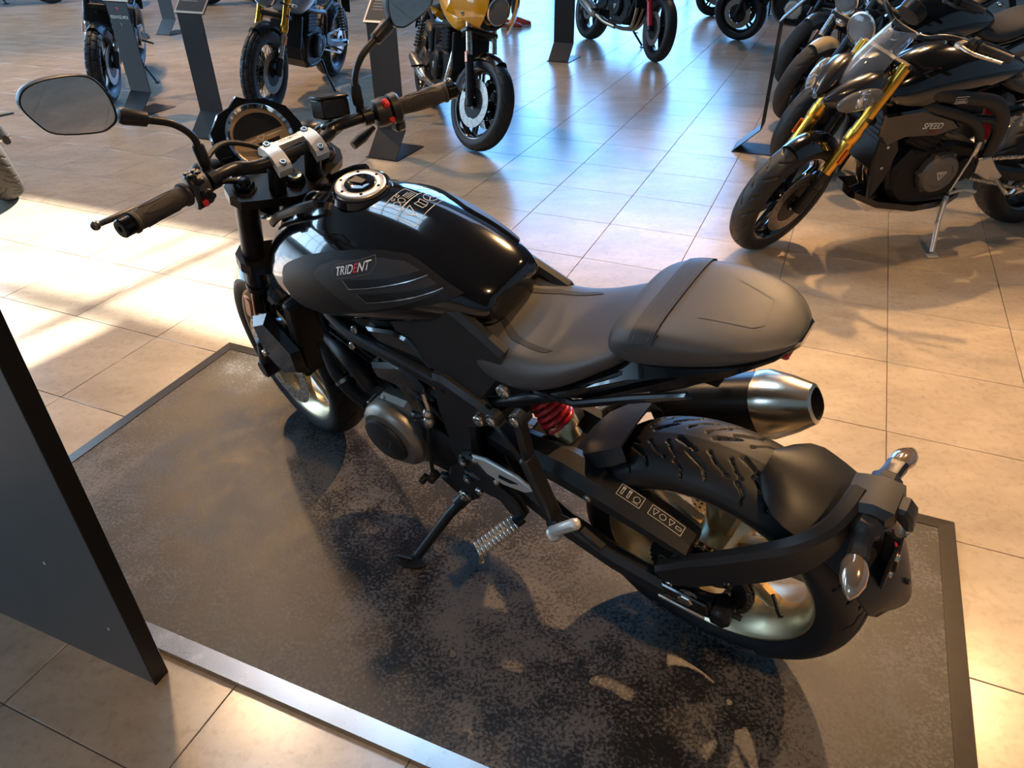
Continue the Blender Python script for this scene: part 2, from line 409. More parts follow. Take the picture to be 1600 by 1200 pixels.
# walls
WALLM = mat('warm_white_wall', (0.50,0.47,0.43), .7, noise=.08, nscale=3, bump=.05)
WALLD = mat('dark_grey_wall', (0.10,0.10,0.105), .6, noise=.12, nscale=3)
CEILM = mat('dark_ceiling', (0.085,0.075,0.07), .8, noise=.15, nscale=2)
FRAMEM = mat('black_window_frame', (0.02,0.02,0.022), .4, .3, noise=.1)
def wall_cells(name, vbr, zbr, holes, mp, m):
    g = G()
    for a in range(len(vbr)-1):
        for b in range(len(zbr)-1):
            if (a,b) in holes: continue
            g.box(((vbr[a]+vbr[a+1])/2, 0, (zbr[b]+zbr[b+1])/2), (vbr[a+1]-vbr[a], .12, zbr[b+1]-zbr[b]))
    return struct(g.map(mp).build(name, m, sharp=30))
wall_cells('wall_far', [VR,VL], [FZ-.05,CEIL], set(), lambda p: P3(UF+.06+p.y, p.x, p.z), WALLD)
wall_cells('wall_back', [VR,VL], [FZ-.05,CEIL], set(), lambda p: P3(UB-.06+p.y, p.x, p.z), WALLM)
wall_cells('wall_left', [UB,UF], [FZ-.05,CEIL], set(), lambda p: P3(p.x, VL+.06+p.y, p.z), WALLM)
wall_cells('wall_right', [UB,UF], [FZ-.05,CEIL], set(), lambda p: P3(p.x, VR-.06+p.y, p.z), WALLM)
# ceiling with made-up openings, skewed along the sun's azimuth to shape its floor patch
DU = (CEIL-FZ)/math.tan(SUN_EL)*math.cos(SUN_AZ-TA); DV = (CEIL-FZ)/math.tan(SUN_EL)*math.sin(SUN_AZ-TA); SH = math.tan(SUN_AZ-TA)
RU = [.55,1.60,1.79,1.83,1.91,2.75]; RP = [1.95,2.17,2.887,3.095,3.155,5.4]
OPEN = {(4,0),(4,1),(4,2),(4,4),(1,0)}|{(r,c) for r in (0,1,2) for c in (2,4)}
cg = G()
def cquad(ua, ub, pa, pb):
    q = [(ua,pa),(ub,pa),(ub,pb),(ua,pb)]
    vs = [(u_+DU, p+SH*u_+DV, CEIL+z) for z in (0,.02) for u_, p in q]
    cg.add(vs, [(0,1,2,3),(4,7,6,5),(0,4,5,1),(1,5,6,2),(2,6,7,3),(3,7,4,0)])
cg.box(((UB-.2+RU[0]+DU)/2,(VL+VR)/2,CEIL+.01),(RU[0]+DU-UB+.2,VL-VR+.4,.02)); cg.box(((UF+.2+RU[-1]+DU)/2,(VL+VR)/2,CEIL+.01),(UF+.2-RU[-1]-DU,VL-VR+.4,.02))
cquad(RU[0], RU[-1], VR-DV-2, RP[0]); cquad(RU[0], RU[-1], RP[-1], VL-DV+2)
for a in range(5):
    for b in range(5):
        if (a,b) not in OPEN: cquad(RU[a], RU[a+1], RP[b], RP[b+1])
struct(uvg(cg).build('ceiling', CEILM, sharp=30))
DAY = mat('daylit_window_pane', (.5,.6,.7), .3, emit=(0.18,0.48,1.0), estr=4.4, noise=.1, nscale=.5)
DAY2 = mat('daylit_side_pane', (.5,.6,.7), .3, emit=(0.46,0.72,1.0), estr=4.4, noise=.1, nscale=.5)
def glazing(name, n, k, a0, a1, z0, z1, mp, m):
    f = G(); da = (a1-a0)/n; dz = (z1-z0)/k
    for i in range(n+1): f.box((a0+da*i, 0, (z0+z1)/2), (.09,.10,z1-z0+.09), None, .008)
    for j in range(k+1): f.box(((a0+a1)/2, 0, z0+dz*j), (a1-a0,.08,.07), None, .008)
    w_ = struct(f.map(mp).build(name, FRAMEM))
    for i in range(n):
        for j in range(k):
            g = G(); g.box((a0+da*(i+.5), .01, z0+dz*(j+.5)), (da-.08,.012,dz-.06)); g.map(mp).build('pane', m, w_)
    return w_
glazing('window_1', 5, 3, 1.9, 9.4, .2, 7.2, lambda p: P3(UF-.12+p.y, p.x, p.z), DAY)
glazing('window_2', 6, 2, -4.5, 7.5, .9, 5.6, lambda p: P3(p.x, VL-.12+p.y, p.z), DAY2)
glazing('window_3', 2, 1, 4.0, 6.4, 2.4, 4.6, lambda p: P3(UB+.12-p.y, p.x, p.z), DAY2)
glazing('added_skylight', 3, 3, 2.2, 4.8, 2.2, 5.4, lambda p: P3(p.x, p.z, CEIL-.08-p.y), DAY2)  # unseen glowing ceiling panel, added for the near edge trim to reflect
# ---------------- display plinth and black panel ----------------
def plinth_mat():
    m = bpy.data.materials.new('scuffed_black_plinth_top'); m.use_nodes = True; t = m.node_tree; p = t.nodes['Principled BSDF']; L = t.links
    tc = t.nodes.new('ShaderNodeTexCoord')
    def noise(s, d, r=.6, st=None):
        n = t.nodes.new('ShaderNodeTexNoise'); n.inputs['Scale'].default_value = s; n.inputs['Detail'].default_value = d; n.inputs['Roughness'].default_value = r
        if st:
            mp = t.nodes.new('ShaderNodeMapping'); mp.inputs['Scale'].default_value = st; mp.inputs['Rotation'].default_value = (0,0,.5); L.new(tc.outputs['Object'], mp.inputs[0]); L.new(mp.outputs[0], n.inputs['Vector'])
        else: L.new(tc.outputs['Object'], n.inputs['Vector'])
        return n
    big = noise(1.7, 4, .6); mid = noise(11, 8, .75); fine = noise(120, 5, .7)
    # flecks: fine noise thresholded by a mask of larger noise
    ma = t.nodes.new('ShaderNodeMath'); ma.operation = 'MULTIPLY_ADD'; ma.inputs[1].default_value = .55; L.new(big.outputs['Fac'], ma.inputs[0])
    mb = t.nodes.new('ShaderNodeMath'); mb.operation = 'MULTIPLY'; mb.inputs[1].default_value = .6; L.new(mid.outputs['Fac'], mb.inputs[0]); L.new(mb.outputs[0], ma.inputs[2])
    mc = t.nodes.new('ShaderNodeMath'); mc.operation = 'MULTIPLY_ADD'; mc.inputs[1].default_value = .85; L.new(fine.outputs['Fac'], mc.inputs[0]); L.new(ma.outputs[0], mc.inputs[2])
    r = t.nodes.new('ShaderNodeValToRGB'); e = r.color_ramp.elements; e[0].position = .485; e[0].color = (0,0,0,1); e[1].position = .54; e[1].color = (1,1,1,1); hf = t.nodes.new('ShaderNodeMath'); hf.operation = 'MULTIPLY'; hf.inputs[1].default_value = .5; L.new(mc.outputs[0], hf.inputs[0]); L.new(hf.outputs[0], r.inputs[0])
    mx = t.nodes.new('ShaderNodeMix'); mx.data_type = 'RGBA'; mx.inputs[6].default_value = (.014,.0135,.0135,1); mx.inputs[7].default_value = (.105,.097,.09,1)
    L.new(r.outputs[0], mx.inputs[0]); L.new(mx.outputs[2], p.inputs['Base Color'])
    mr = t.nodes.new('ShaderNodeMapRange'); mr.inputs[3].default_value = .34; mr.inputs[4].default_value = .58; L.new(r.outputs[0], mr.inputs[0]); L.new(mr.outputs[0], p.inputs['Roughness'])
    p.inputs['Specular IOR Level'].default_value = .28
    b = t.nodes.new('ShaderNodeBump'); b.inputs['Strength'].default_value = .22; b.inputs['Distance'].default_value = .003; L.new(fine.outputs['Fac'], b.inputs['Height']); L.new(b.outputs[0], p.inputs['Normal'])
    return m
pl = thing('display_plinth', 'low scuffed black display plinth with metal edging under the nearest motorcycle', 'plinth', Matrix.Translation(P3(1.25,.74,FZ)))
PI0 = P3(1.25,.74,FZ)
def loc(g): return g.map(lambda p: (UVM @ p)-PI0)
u0, u1, v0, v1 = .655, 1.845, -.557, 2.035; TR = .045
g = G(); g.box(((u0+u1)/2,(v0+v1)/2,-.0125),(u1-u0-2*TR,v1-v0-2*TR,.025)); loc(g).build('plinth_top', plinth_mat(), pl)
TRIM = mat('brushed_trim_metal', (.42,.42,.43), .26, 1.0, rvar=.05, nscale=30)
TRIM_SHADE = mat('shade_toned_trim_metal', (.055,.05,.046), .35, .7, noise=.3, nscale=40, rvar=.08)  # same metal as the near edge; its darker reflection is put into the colour
def trim(a, b, c, d, m, nm='edge_trim'):
    g = G(); zt, zb = .002, -.003; zf = FZ+.0005
    ring = lambda q: q
    A, B, C, D = [Vector(x) for x in (a,b,c,d)]     # outer a->b, inner d<-c
    top = [(A.x,A.y,zb),(B.x,B.y,zb),(C.x,C.y,zt),(D.x,D.y,zt)]; bot = [(x,y,zf) for x,y,z in top]
    g.add(top+bot, [(0,1,2,3),(4,7,6,5),(0,4,5,1),(1,5,6,2),(2,6,7,3),(3,7,4,0)]); return loc(g).build(nm, m, pl)
i0, i1, j0, j1 = u0+TR, u1-TR, v0+TR, v1-TR
trim((u0,v0),(u0,v1),(i0,j1),(i0,j0), TRIM); trim((u1,v1),(u1,v0),(i1,j0),(i1,j1), TRIM_SHADE); trim((u0,v1),(u1,v1),(i1,j1),(i0,j1), TRIM_SHADE); trim((u1,v0),(u0,v0),(i0,j0),(i1,j0), TRIM_SHADE)
# black panel standing at the left corner
sp = thing('divider_panel', 'tall black panel standing at the left corner of the plinth', 'panel', Matrix.Translation(P3(.60,1.7,FZ)))
PS0 = P3(.60,1.7,FZ); PANM = mat('black_laminate_panel', (.10,.10,.102), .34, .1, rvar=.05, nscale=4); PANE = mat('black_panel_edge', (.006,.006,.006), .35, noise=.2)
g = G(); g.box((.602,1.17+.62,.70),(.030,1.235,1.45)); g.map(lambda p: (UVM @ p)-PS0).build('panel_board', PANM, sp)
g = G(); g.box((.605,1.17-.0008,.70),(.040,.004,1.452), None, .001); g.box((.605,1.17+.62,1.427),(.040,1.24,.004)); g.box((.6235,1.17+.62,.70),(.003,1.24,1.452)); g.map(lambda p: (UVM @ p)-PS0).build('panel_edging', PANE, sp)
for vv, zz in ((1.245,.135),(1.36,.30),(1.50,.50)):
    g = G(); g.prism([(0,0),(.004,.002),(.003,.008),(.0,.011),(-.003,.006)], 0, .0006); g.map(lambda p: (UVM @ V(.5868-p.y, vv+p.x, zz+p.z))-PS0).build('paint_chip', WHITE, sp)
# ---------------- shared motorcycle parts ----------------
def tyre_prof(R, hw, rr, round_=1.0):
    """half profile (y, r) from the crown to the bead"""
    h = R-rr
    return cr([(0,R,0),(hw*.36,R-h*.035*round_,0),(hw*.66,R-h*.14*round_,0),(hw*.88,R-h*.31,0),(hw*.985,R-h*.48,0),(hw*1.0,R-h*.62,0),(hw*.95,R-h*.82,0),(hw*.86,rr,0)], 6)
def tyre_geo(c, R, hw, rr, nt=120, groove=None, ns=None, depth=.004, yaw=None):
    pr = tyre_prof(R, hw, rr); half = [(p.x, p.y) for p in pr]
    prof = [(-y, r) for y, r in reversed(half[1:])]+half
    if ns:      # resample by arc length
        acc = [0]
        for i in range(1, len(prof)): acc.append(acc[-1]+math.hypot(prof[i][0]-prof[i-1][0], prof[i][1]-prof[i-1][1]))
        q = []; k = 0
        for j in range(ns+1):
            s_ = acc[-1]*j/ns
            while k < len(acc)-2 and acc[k+1] < s_: k += 1
            f = (s_-acc[k])/(acc[k+1]-acc[k]); q.append((prof[k][0]+(prof[k+1][0]-prof[k][0])*f, prof[k][1]+(prof[k+1][1]-prof[k][1])*f))
        prof = q
    m = len(prof); arc = [0]*m; mid = min(range(m), key=lambda i: abs(prof[i][0]))
    for i in range(mid+1, m): arc[i] = arc[i-1]+math.hypot(prof[i][0]-prof[i-1][0], prof[i][1]-prof[i-1][1])
    for i in range(mid-1, -1, -1): arc[i] = arc[i+1]-math.hypot(prof[i][0]-prof[i+1][0], prof[i][1]-prof[i+1][1])
    nrm = []
    for i in range(m):
        a = prof[max(0,i-1)]; b = prof[min(m-1,i+1)]; d = Vector((b[0]-a[0], b[1]-a[1])).normalized(); nrm.append((-d.y, d.x) if True else 0)
    vs = []; fs = []
    for k in range(nt):
        a = 2*PI*k/nt; ca, sa = math.cos(a), math.sin(a)
        for i in range(m):
            y, r = prof[i]
            if groove:
                d = groove(a*R, arc[i])*depth
                if d: y -= nrm[i][0]*d; r -= nrm[i][1]*d
            vs.append((c[0]+r*ca, c[1]+y, c[2]+r*sa))
    for k in range(nt):
        k2 = (k+1)%nt
        for i in range(m-1): fs.append((k*m+i, k2*m+i, k2*m+i+1, k*m+i+1))
    return G().add(vs, fs)
def seg_d(px, py, a, b):
    dx, dy = b[0]-a[0], b[1]-a[1]; t = ((px-a[0])*dx+(py-a[1])*dy)/(dx*dx+dy*dy); t = 0 if t < 0 else 1 if t > 1 else t
    return math.hypot(px-a[0]-dx*t, py-a[1]-dy*t), t
def road_groove(R, n=15):
    P = 2*PI*R/n
    L = [([(.0,.010),(.045,.030)], .011, .004), ([(.030,.036),(.075,.060),(.083,.078)], .0075, .005), ([(.070,.024),(.092,.044),(.118,.056)], .0028, .0028),
         ([(.010,.060),(.030,.074),(.034,.092)], .0065, .003), ([(-.02,.022),(.0,.044),(.012,.050)], .0028, .0028)]
    dots = [(.070,.024),(.118,.056),(-.02,.022),(.012,.050)]
    def g(t, s):
        if abs(s) > .10: return 0
        t = (t if s >= 0 else t+P*.5) % P; s = abs(s)
        for off in (0, P, -P):
            tt = t+off
            if tt < -.03 or tt > .13: continue
            for pl_, w0, w1 in L:
                for i in range(len(pl_)-1):
                    d, f = seg_d(tt, s, pl_[i], pl_[i+1])
                    w_ = w0+(w1-w0)*(i+f)/(len(pl_)-1)
                    if d < w_*.5: return 1
            for q in dots:
                if math.hypot(tt-q[0], s-q[1]) < .0036: return 1
        return 0
    return g
def line_groove(R, n=22, wid=.004):
    P = 2*PI*R/n
    def g(t, s):
        t = (t if s >= 0 else t+P*.5) % P; s = abs(s)
        for off in (0, P, -P):
            d, f = seg_d(t+off, s, (.0,.012), (P*.55,.055))
            if d < wid*.5: return 1
        return 0
    return g
def knob_groove(R, n=26, hw=.055):
    P = 2*PI*R/n
    def g(t, s):
        if abs(s) > hw*1.35: return 0
        row = int((s+hw*3)/(hw*.75)); t2 = (t+(P*.5 if row%2 else 0)) % P; s2 = (s+hw*3) % (hw*.75)
        return 1 if (t2 < .012 or s2 < .009) else 0
    return g
def rim_geo(c, rr, hw, n=72, lip=.012):
    pr = [(rr,hw*.92),(rr+.002,hw),(rr-.004,hw),(rr-lip,hw*.90),(rr-lip*1.6,hw*.70),(rr-lip*2.6,hw*.45),(rr-lip*3.0,0),(rr-lip*2.6,-hw*.45),(rr-lip*1.6,-hw*.70),(rr-lip,-hw*.90),(rr-.004,-hw),(rr+.002,-hw),(rr,-hw*.92),(rr-lip*.9,-hw*.5),(rr-lip*1.2,0),(rr-lip*.9,hw*.5)]
    return G().lathe(pr, c, (0,1,0), n, loop=True)
def cast_spoke(c, a, r0, r1, spread, w0, w1, th, y0=0.0, y1=0.0):
    g = G()
    for sgn in ((-1,1) if spread else (0,)):
        a1 = a+sgn*spread
        A = V(c[0]+r0*math.cos(a+sgn*spread*.25), c[1]+y0, c[2]+r0*math.sin(a+sgn*spread*.25)); B = V(c[0]+r1*math.cos(a1), c[1]+y1, c[2]+r1*math.sin(a1))
        x = (B-A).normalized(); t_ = V(0,1,0).cross(x).normalized(); rings = []
        for f in (0,.25,.5,.75,1):
            p = A.lerp(B, f); w_ = (w0+(w1-w0)*f)*(1.25 if f == 1 else 1); h = th*(1-.35*f)
            ring = []
            for q, s_ in ((-1,-.55),(-.55,-1),(.55,-1),(1,-.55),(1,.55),(.55,1),(-.55,1),(-1,.55)): ring.append(p+t_*(q*w_/2)+V(0,s_*h/2,0))
            rings.append(ring)
        g.loft(rings)
    return g
def disc_geo(c, y, r0, r1, th=.005, holes=0, n=48):
    g = G(); g.lathe([(r0,-th/2),(r1-.001,-th/2),(r1,-th/4),(r1,th/4),(r1-.001,th/2),(r0,th/2)], (c[0],c[1]+y,c[2]), (0,1,0), n, loop=True)
    return g
def disc_holes(c, y, r0, r1, th=.005, n=24):
    g = G()
    for k in range(n):
        a = 2*PI*k/n
        for j in range(3):
            r = r0+(r1-r0)*(.22+.28*j); b = a+j*.09
            p = V(c[0]+r*math.cos(b), c[1]+y, c[2]+r*math.sin(b)); g.cyl(p-V(0,th*.56,0), p+V(0,th*.56,0), .0035, 8)
    return g
def arc_pts(c, r, a0, a1, n, y): return [V(c[0]+r*math.cos(a0+(a1-a0)*k/n), y, c[2]+r*math.sin(a0+(a1-a0)*k/n)) for k in range(n+1)]
def fender_geo(c, r, a0, a1, hw, th=.003, drop=.03, n=22, m=8, taper=.75):
    """curved mudguard shell around a wheel centre"""
    rings_o = []; rings = []
    for k in range(n+1):
        f = k/n; a = a0+(a1-a0)*f; e = 1-(1-taper)*abs(2*f-1)**2; row = []
        for j in range(m+1):
            q = -1+2*j/m; rad = r-drop*(abs(q)**2.4); row.append(V(c[0]+rad*math.cos(a), c[1]+q*hw*e, c[2]+rad*math.sin(a)))
        inner = []
        for j in range(m, -1, -1):
            q = -1+2*j/m; rad = r-th-drop*(abs(q)**2.4); inner.append(V(c[0]+rad*math.cos(a), c[1]+q*(hw*e-th), c[2]+rad*math.sin(a)))
        rings.append(row+inner)
    return G().loft(rings)
def superring(x, prof, n_mid=0):
    """closed ring in the plane x from a right half profile [(y,z)] top to bottom"""
    R = [(x, y, z) for y, z in prof]; L = [(x, -y, z) for y, z in reversed(prof) if y > 1e-6]
    return R+L
def chain_geo(c0, r0, c1, r1, y, pitch=.0159):
    # loop of chain links round two sprockets (c1 ahead of c0)
    d = Vector((c1[0]-c0[0], c1[1]-c0[1])); D = d.length; th = math.atan2(d.y, d.x); al = math.asin((r0-r1)/D); pts = []
    # tangent points
    at = th+math.acos((r0-r1)/D); ab = th-math.acos((r0-r1)/D)
    N = 40
    for k in range(N+1): a = at+(2*PI-(at-ab))*k/N; pts.append(Vector((c0[0]+r0*math.cos(a), c0[1]+r0*math.sin(a))))
    for k in range(N+1): a = ab+(at-ab)*k/N; pts.append(Vector((c1[0]+r1*math.cos(a), c1[1]+r1*math.sin(a))))
    pts.append(pts[0].copy()); acc = [0]
    for i in range(1, len(pts)): acc.append(acc[-1]+(pts[i]-pts[i-1]).length)
    n = int(acc[-1]/pitch/2)*2; P = []; k = 0
    for j in range(n):
        s_ = acc[-1]*j/n
        while acc[k+1] < s_: k += 1
        f = (s_-acc[k])/(acc[k+1]-acc[k]); P.append(pts[k].lerp(pts[k+1], f))
    g = G()
    for j in range(n):
        a, b = P[j], P[(j+1)%n]; off = .0065 if j%2 else .0045; d = (b-a).normalized(); e = d*.0045
        for sg in (-1,1): g.bar((a.x-e.x,y+sg*off,a.y-e.y),(b.x+e.x,y+sg*off,b.y+e.y), .0016, .0125, (0,0,1) if abs(d.y) < .9 else (1,0,0), .0007)
        g.cyl((a.x,y-.009,a.y),(a.x,y+.009,a.y), .0036, 8)
    return g
def sprocket_geo(c, y, r, teeth, th=.006, holes=True, bore=.05):
    prof = []
    for k in range(teeth*4):
        a = 2*PI*k/(teeth*4); rr = r*(1.035 if k%4 in (1,2) else .955); prof.append((c[0]+rr*math.cos(a), c[2]+rr*math.sin(a)))
    g = G(); n = len(prof); inner = [(c[0]+bore*math.cos(2*PI*k/n), c[2]+bore*math.sin(2*PI*k/n)) for k in range(n)]
    vs = [(p[0],y-th/2,p[1]) for p in prof]+[(p[0],y+th/2,p[1]) for p in prof]+[(p[0],y-th/2,p[1]) for p in inner]+[(p[0],y+th/2,p[1]) for p in inner]; fs = []
    for k in range(n):
        j = (k+1)%n; fs += [(k,j,n+j,n+k), (n+k,n+j,3*n+j,3*n+k), (k,2*n+k,2*n+j,j), (2*n+k,3*n+k,3*n+j,2*n+j)]
    return g.add(vs, fs)
def logo_t(size):
    """small triangular shield emblem line work in (u,v)"""
    s_ = size
    return strips([[(-s_*.5,s_*.3),(s_*.5,s_*.3),(s_*.06,-s_*.45),(-s_*.06,-s_*.45),(-s_*.5,s_*.3)], [(-s_*.26,s_*.14),(s_*.26,s_*.14)], [(0,s_*.14),(0,-s_*.28)]], s_*.09)
class Steer:
    def __init__(s, wb, rake, trail, ang): s.p = V(wb+trail,0,0); s.ax = V(-math.sin(rake),0,math.cos(rake)); s.R = Matrix.Rotation(ang, 3, s.ax)
    def __call__(s, p): return s.R @ (Vector(p)-s.p)+s.p
    def at(s, z, off=0.0):       # point on the steering axis at height z, moved forward by off
        return V(s.p.x+s.ax.x/s.ax.z*z, 0, z)+V(s.ax.z*off, 0, -s.ax.x*off)
def bike_matrix(x, y, heading, lean, z=0.0):
    return Matrix.Translation((x, y, z+.09*(1-math.cos(lean)))) @ Matrix.Rotation(heading, 4, 'Z') @ Matrix.Rotation(-lean, 4, 'X')
# ---------------- the nearest motorcycle ----------------
HB = 2.5014; LEAN = .2228; STEER = -.1951
MB = bike_matrix(.4922, 1.1727, HB, LEAN, .0025)
mb = thing('motorcycle', 'black naked motorcycle with gold wheels parked on the black plinth', 'motorcycle', MB)
S = Steer(1.401, math.radians(24.6), .107, STEER)
RC = (0,0,.316); FC = (1.401,0,.300)
def st(g): return g.map(S)
# rear wheel
tr = tyre_geo(RC, .316, .091, .232, 640, road_groove(.316), 110, .0045).build('rear_tyre', RUBBER, mb, sharp=50)
rim_geo(RC, .232, .0775).build('rear_rim', GOLDRIM, mb)
for k in range(5): cast_spoke(RC, .35+2*PI*k/5, .05, .20, .17, .050, .036, .042).build('rear_spoke', GOLDRIM, mb)
g = G(); g.lathe([(.02,-.06),(.058,-.058),(.062,-.03),(.062,.03),(.07,.05),(.07,.075),(.02,.078)], RC, (0,1,0), 32); g.build('rear_hub', GOLDRIM, mb)
g = disc_geo(RC, -.085, .075, .11); o = g.build('rear_brake_disc', STEEL, mb); disc_holes(RC, -.085, .075, .11).build('disc_hole', DARK, o)
sprocket_geo(RC, .1, .112, 43, bore=.06).build('sprocket', SATIN, mb)
g = G()
for k in range(5):
    a = 2*PI*k/5; p = V(.085*math.cos(a), .104, .316+.085*math.sin(a)); g.lathe([(.011,-.002),(.011,.0),(.007,.0),(.007,-.002)], p, (0,1,0), 16)
    q = V(.066*math.cos(a+.6), .106, .316+.066*math.sin(a+.6)); g.hexnut(q, q+V(0,.008,0), .008)
g.build('sprocket_bolts', STEEL, mb)
chain_geo((0,.316), .112, (.60,.415), .038, .1).build('chain', mat('chain_steel', (.30,.24,.17), .4, .9, noise=.4, nscale=90), mb)
g = G(); g.tube([(-.135,.02,.235),(-.155,.045,.232)], .0045, 10); g.cyl((-.155,.045,.232),(-.168,.058,.231), .006, 10); g.build('valve_stem', SATIN, mb)
g = G(); a = -1.1
for k in range(3): g.box((.192*math.cos(a+k*.07), .035, .316+.192*math.sin(a+k*.07)), (.012,.014,.006), Matrix.Rotation(-(a+k*.07)-PI/2, 3, 'Y'), .001)
g.build('balance_weight', DARK, mb)
def arc_text(txt, size, c, r, a_mid, y, flip=1):
    t = text_geo(txt, size); return t.map(lambda p: V(c[0]+(r+p.y)*math.cos(a_mid-flip*p.x/r), y, c[2]+(r+p.y)*math.sin(a_mid-flip*p.x/r)))
SIDEW = mat('tyre_lettering', (.11,.105,.10), .6, noise=.2)
for txt, am in (('MICHELIN | ROAD 6', -1.62),):
    t = text_geo(txt, .030)
    def f(p):
        r = .2635-p.y*-1; a = am+p.x/.262
        hw = .091; yy = hw*(1.0-((r-.258)/.062)**2*.06)+.0012
        return V(r*math.cos(a), yy, .316+r*math.sin(a))
    t.map(lambda p: f(V(p.x, p.y, 0))).build('tyre_lettering', SIDEW, mb, sharp=180)
# swingarm
g = G()
def arm_loft(pts, m=None):
    rings = []
    for x, y, z, w_, h in pts:
        rings.append([(x,y-w_/2,z-h*.3),(x,y-w_*.3,z-h/2),(x,y+w_*.3,z-h/2),(x,y+w_/2,z-h*.3),(x,y+w_/2,z+h*.22),(x,y+w_*.22,z+h/2),(x,y-w_*.22,z+h/2),(x,y-w_/2,z+h*.22)])
    return G().loft(rings)
swg = arm_loft([(.60,.10,.42,.07,.11),(.50,.115,.405,.06,.105),(.40,.13,.375,.05,.085),(.30,.14,.335,.045,.07),(.18,.145,.305,.042,.062),(.06,.147,.296,.040,.062),(-.02,.147,.298,.036,.070),(-.05,.147,.300,.034,.052)])
swg.v += []; sw = swg.build('swingarm', MATTE, mb, sharp=30)
arm_loft([(.60,-.10,.42,.07,.11),(.40,-.125,.375,.05,.085),(.18,-.14,.315,.042,.062),(-.05,-.142,.305,.034,.055)]).build('swingarm', MATTE, mb, sharp=30)
g = G(); g.cyl((.575,-.15,.42),(.575,.15,.42), .045, 24, .004); g.bar((.44,-.11,.40),(.44,.11,.40), .09, .08, (0,0,1), .015); g.build('swingarm_pivot', DARK, mb)
g = G(); g.cyl((0,-.165,.316),(0,.158,.316), .012, 16); g.hexnut((0,.158,.316),(0,.172,.316), .017); g.lathe([(.024,0),(.024,.004),(.014,.004)], (0,.156,.316), (0,1,0), 24); g.build('axle_bolt', STEEL, mb)
g = G(); g.prism([(.055,.333),(-.045,.333),(-.052,.30),(.05,.292)], .160, .1685, .003); g.build('axle_slot', GLOSS, mb)
g = G(); g.bar((.06,.1705,.287),(-.045,.1705,.287), .006, .010, (0,0,1), .002); g.build('axle_marker', ALU, mb)
g = G(); g.box((-.070,.140,.296),(.045,.055,.055), None, .010); g.cyl((-.085,.14,.30),(-.11,.14,.30), .006, 10); g.build('chain_adjuster', SATIN, mb)
# chain guard running over the upper chain run, with two printed stickers
cg = arm_loft([(.56,.095,.50,.055,.05),(.44,.100,.502,.075,.055),(.30,.104,.502,.085,.06),(.18,.106,.482,.085,.055),(.08,.106,.455,.080,.045),(.015,.106,.432,.072,.035)])
cgo = cg.build('chain_guard', MATTE, mb, sharp=25)
g = G(); g.bolt((.235,.147,.487),(0,1,0), .009, .005); g.build('guard_bolt', STEEL, cgo)
# sub guard below: shark-fin plate beneath the lower chain run
g = G(); g.prism([(.42,.32),(.34,.285),(.22,.225),(.12,.20),(.06,.215),(.10,.245),(.22,.27),(.34,.325),(.42,.36)], .118, .134, .004); g.build('chain_toe_guard', SATIN, mb)
stk = []
def ic(x0, y0, w_, h): return [(x0,y0),(x0+w_,y0),(x0+w_,y0+h),(x0,y0+h),(x0,y0)]
cgb = bvh_of(cgo)
s1 = strips([ic(-.026,-.014,.052,.028), ic(-.02,-.008,.004,.016), circ2(-.018,-.008,.003,8), ic(-.006,-.008,.004,.016), circ2(-.004,-.008,.003,8), circ2(.014,.0,.007,10), [(.007,.009),(.021,.009)]], .0013)
s2 = strips([ic(-.036,-.012,.072,.024), [(-.031,-.007),(-.025,.007),(-.019,-.007),(-.031,-.007)], circ2(-.008,0,.0065,12), [(.004,-.007),(.010,.007),(.016,-.007),(.004,-.007)], ic(.021,-.003,.011,.006)], .0013)
for s_, xc in ((s1,.155),(s2,.075)): lay(s_, cgb, .0007, lambda a, b_, xc=xc: (xc-a, .1075+b_), axis='z').build('warning_sticker', WHITE, cgo, sharp=180)
# rear hugger ahead of the wheel
rings = []
for a, r, hw in ((20,.372,.070),(32,.362,.085),(42,.352,.092),(50,.346,.088),(55,.345,.078)):
    a = math.radians(a); row = []
    for q in (-1,-.85,-.5,0,.5,.85,1): row.append(V(r*math.cos(a)-(.03 if abs(q) == 1 else 0)*math.cos(a), q*hw, .316+(r-(.035 if abs(q) == 1 else .008*abs(q)))*math.sin(a)))
    inn = [p-V(math.cos(a),0,math.sin(a))*.004 for p in reversed(row)]; rings.append(row+inn)
def rot_hug(p): return p
G().loft(rings).build('rear_hugger', MATTE, mb, sharp=25)
# plate-holder arm, mud flap, number-plate carrier, indicators
path = [(.06,.146,.345),(.03,.145,.372),(-.005,.142,.405),(-.06,.138,.452),(-.13,.130,.520),(-.18,.115,.572),(-.212,.085,.606),(-.226,.045,.622),(-.232,.0,.628)]
P_ = cr(path, 4); rings = []
for i, p in enumerate(P_):
    a = P_[max(0,i-1)]; b = P_[min(len(P_)-1,i+1)]; t_ = (b-a).normalized(); n_ = t_.cross(V(0,0,1)).normalized(); u_ = n_.cross(t_).normalized()
    if u_.z < 0: u_ = -u_
    f = i/(len(P_)-1); h = .055+.028*math.sin(min(1,f*1.6)*PI*.5); w_ = .034
    rings.append([p+n_*(w_*q)+u_*(h*s_) for q, s_ in ((-.5,-.4),(-.3,-.5),(.3,-.5),(.5,-.4),(.5,.36),(.25,.5),(-.25,.5),(-.5,.36))])
hang = G().loft(rings).build('plate_arm', MATTE, mb, sharp=30)
g = G(); g.bolt((.040,.1585,.336),(0,1,0), .008, .006); g.build('arm_bolt', STEEL, hang)
g = G(); g.bolt((-.078,.152,.428),(0,1,0), .009, .008); g.cyl((-.078,.135,.428),(-.078,.150,.428), .011, 14); g.build('arm_bolt', SATIN, hang)
g = G(); g.prism([(.055,.318),(.0,.335),(-.035,.372),(-.055,.395),(-.03,.41),(.02,.39),(.06,.345)], .135, .150, .004); g.build('arm_bracket', MATTE, hang)
rings = []
